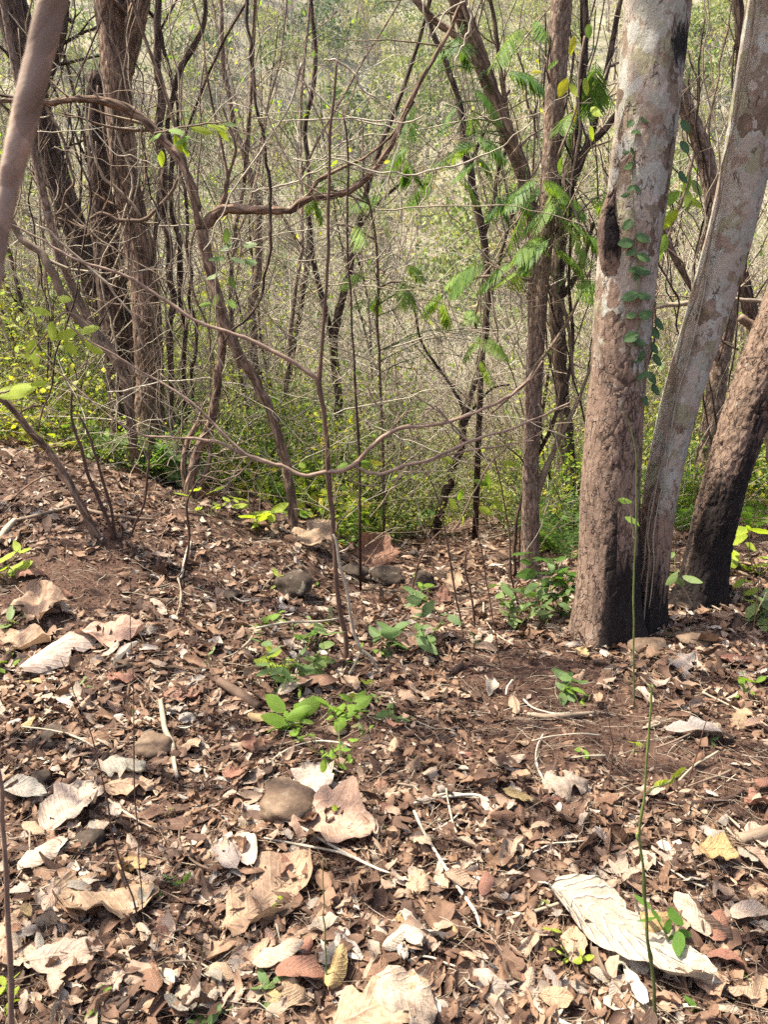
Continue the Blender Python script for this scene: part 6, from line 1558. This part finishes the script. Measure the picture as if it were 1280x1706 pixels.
# leafy sprays that hang in mid air on thin twigs
def spray(label, pts, leaves, y, col, lpx, seed, twig='twig', wtw=None):
    rg = np.random.default_rng(seed + 1200)
    P, r = trace(pts, y, 0, 24, wob=.004, rg=rg)
    root = empty('leafy_twig', P[0], label, 'twig')
    m = MB(); tube(m, P, r, 6, .5); m.build('stem', M[twig], root)
    cols = col if isinstance(col, list) else [col]
    for (px, py, ang, s_) in leaves:
        p = at(px, py, y + rg.normal(0, .03)); L = lpx * s_ / FPX * depth_of(p)
        dr = np.array([math.cos(R(ang)), rg.normal(0, .35), -math.sin(R(ang))])
        cc = cols[int(rg.integers(0, len(cols)))]
        o = bpy.data.objects.new('leaf', LM[cc][int(rg.integers(0, 4))]); COL.objects.link(o); o.parent = root
        o.rotation_euler = lookat_dir(dr, (rg.normal(0, .4), -.8, .6 + rg.normal(0, .2))).to_euler()
        o.location = [float(c) for c in (p - P[0])]; o.scale = (L, L, L)
    return root
spray('spray of lobed yellow-green leaves over the arching limb', [(258, 222, 3), (290, 215, 3), (330, 208, 3), (380, 202, 2)], [(268, 222, 150, .8), (280, 215, 20, 1.2), (290, 225, 70, 1), (305, 225, 80, 1), (318, 212, 10, 1.2), (345, 208, 5, 1.2), (362, 212, 50, .9), (372, 205, 10, .8), (268, 250, 100, .9), (290, 240, -20, 1.1), (300, 238, 60, .8)], 4.4, ['yellow', 'bright', 'pale'], 30, 1)
spray('thin stem of round green leaves beside the bent brown tree', [(388, 500, 3), (396, 450, 3), (402, 410, 3), (395, 370, 2)], [(378, 380, 100, 1), (388, 405, 150, 1), (405, 408, 0, 1), (375, 430, 170, 1.1), (385, 430, 20, 1), (408, 432, 20, .9), (368, 455, 160, 1.1), (382, 460, 70, .9), (362, 490, 110, .9), (380, 500, 40, .9), (352, 505, 170, .8)], 4.3, ['mid', 'bright', 'pale'], 26, 2)
spray('cluster of limp yellow-green leaves at the left edge', [(40, 600, 3), (75, 560, 3), (110, 520, 3), (150, 545, 2)], [(50, 512, 20, 1.1), (95, 495, 10, 1), (85, 535, 80, 1.1), (58, 565, 110, 1.2), (92, 565, -20, 1.2), (105, 570, 40, .9), (130, 552, -10, 1.2), (140, 570, 30, 1.1), (60, 580, 90, 1)], 3.9, 'yellow', 34, 3)
spray('long yellow-green blade leaf at the left edge above the slope', [(-20, 670, 4), (0, 655, 4), (30, 645, 3)], [(-8, 658, -14, 1.7), (10, 652, -10, 1.4), (50, 640, -5, .7)], 2.6, 'yellow', 40, 4)
spray('yellowing drooping leaves between the reddish and lichened trunks', [(975, 60, 4), (965, 120, 4), (960, 180, 4), (930, 260, 3)], [(980, 40, 80, .8), (958, 60, 100, 1), (945, 130, 110, 1.1), (960, 175, 90, 1), (985, 178, 60, 1.1), (935, 262, 90, 1.1), (905, 118, 170, .8), (950, 140, 60, 1), (985, 210, 70, .9), (930, 100, 140, .8), (975, 130, 80, 1)], 4.6, ['gold', 'yellow', 'bright'], 28, 5)
spray('bright leaves on a twig right of the lichened trunk', [(1160, 240, 4), (1150, 290, 4), (1135, 340, 4), (1112, 400, 3)], [(1150, 288, 100, 1.1), (1155, 300, 60, .9), (1135, 320, 150, 1.3), (1145, 330, 20, 1.1), (1130, 350, 120, 1.2), (1120, 360, 200, 1.1), (1110, 390, 110, 1.1), (1148, 318, 80, 1), (1105, 420, 100, 1), (1125, 300, 170, 1)], 4.8, ['bright', 'yellow', 'pale'], 34, 6)
spray('yellow leaves above the path mouth on a thin twig', [(760, 880, 3), (790, 820, 3), (820, 770, 3), (850, 740, 2)], [(735, 760, 30, 1), (750, 830, 60, .9), (770, 815, 100, 1), (790, 800, 20, 1), (812, 790, 80, 1), (825, 830, 60, 1), (770, 860, 80, .9), (800, 845, 30, .9), (840, 770, 10, 1), (600, 770, 10, .9), (615, 768, 20, 1), (580, 772, 160, .8)], 5.6, ['yellow', 'gold', 'bright'], 26, 7)
spray('two pale leaves by the mottled trunk foot', [(1155, 1010, 3), (1140, 980, 3), (1125, 955, 3)], [(1130, 955, 120, 1), (1138, 960, 10, 1.1), (1126, 965, 30, .8)], 3.3, 'pale', 30, 8)
spray('small leaves on the thin green stem before the lichened trunk', [(1058, 900, 3), (1052, 860, 3), (1040, 830, 2)], [(1030, 832, 10, 1), (1042, 860, 30, 1.2)], 3.2, 'bright', 24, 9)
# climber with leaf pairs on the lichened trunk
root = empty('climbing_vine', at(1075, 660, yA - .16), 'small climbing vine with paired dark leaves on the thick lichened trunk', 'vine')
cl_pts = [(1074, 655), (1072, 625), (1075, 590), (1066, 560), (1066, 525), (1066, 490), (1064, 455), (1060, 425), (1060, 398), (1058, 362), (1056, 330), (1055, 300), (1054, 275), (1056, 250), (1060, 222), (1066, 195)]
def on_trunk(px, py, off=.008):
    # where the view direction meets the trunk's front
    d = ray(px, py); best = None
    for y in np.arange(yA - .35, yA + .15, .004):
        p = CAM + d * (y / d[1]); i = int(np.argmin(np.abs(PA[:, 2] - p[2])))
        if np.hypot(p[0] - PA[i, 0], p[1] - PA[i, 1]) < rA[i] + off: return p
    i = int(np.argmin(np.abs(PA[:, 2] - at(px, py, yA)[2]))); return PA[i] + np.array([rA[i], 0, 0])
PV = np.array([on_trunk(*c) for c in cl_pts]); m = MB(); tube(m, catmull(PV, 50), .0016, 5, .3); m.build('stem', M['stem'], root)
rl = np.random.default_rng(230)
VM = [leafmesh(1, w, 950 + j, 'vine', t) for j, (w, t) in enumerate(((.62, .3), (.7, .45), (.58, .2), (.66, .6)))]
r0_ = np.array(root.location)
for i, (px, py) in enumerate(cl_pts):
    L = (24 if i < 10 else 15) / FPX * 3.4
    for sg in ((-1, 1, 0) if i < 7 else (-1, 1)):
        if rl.random() < .16: continue
        p = on_trunk(px + rl.normal(0, 4), py + rl.normal(0, 5), .010 + .006 * rl.random())
        dr = np.array([sg * 1.0 + rl.normal(0, .3), -.1, (-.35 if sg else -1.0) + rl.normal(0, .35)])
        o = bpy.data.objects.new('leaf', VM[int(rl.integers(0, 4))]); COL.objects.link(o); o.parent = root
        o.rotation_euler = lookat_dir(dr, (.25 * sg + .15, -1, .45)).to_euler(); o.location = [float(c) for c in (p - r0_)]
        s_ = L * rl.uniform(.6, 1.15) * (.8 if sg == 0 else 1); o.scale = (s_, s_, s_)
for (px, py) in ((1085, 570), (1090, 590), (1082, 620), (1086, 545), (1094, 530), (1088, 640), (1136, 200), (1135, 235), (1133, 285)):
    p = at(px, py, yA - .02); o = bpy.data.objects.new('leaf', VM[int(rl.integers(0, 4))]); COL.objects.link(o); o.parent = root
    o.rotation_euler = lookat_dir((.5, -.2, -.8), (.3, -1, .3)).to_euler(); o.location = [float(c) for c in (p - r0_)]; o.scale = (.06,) * 3
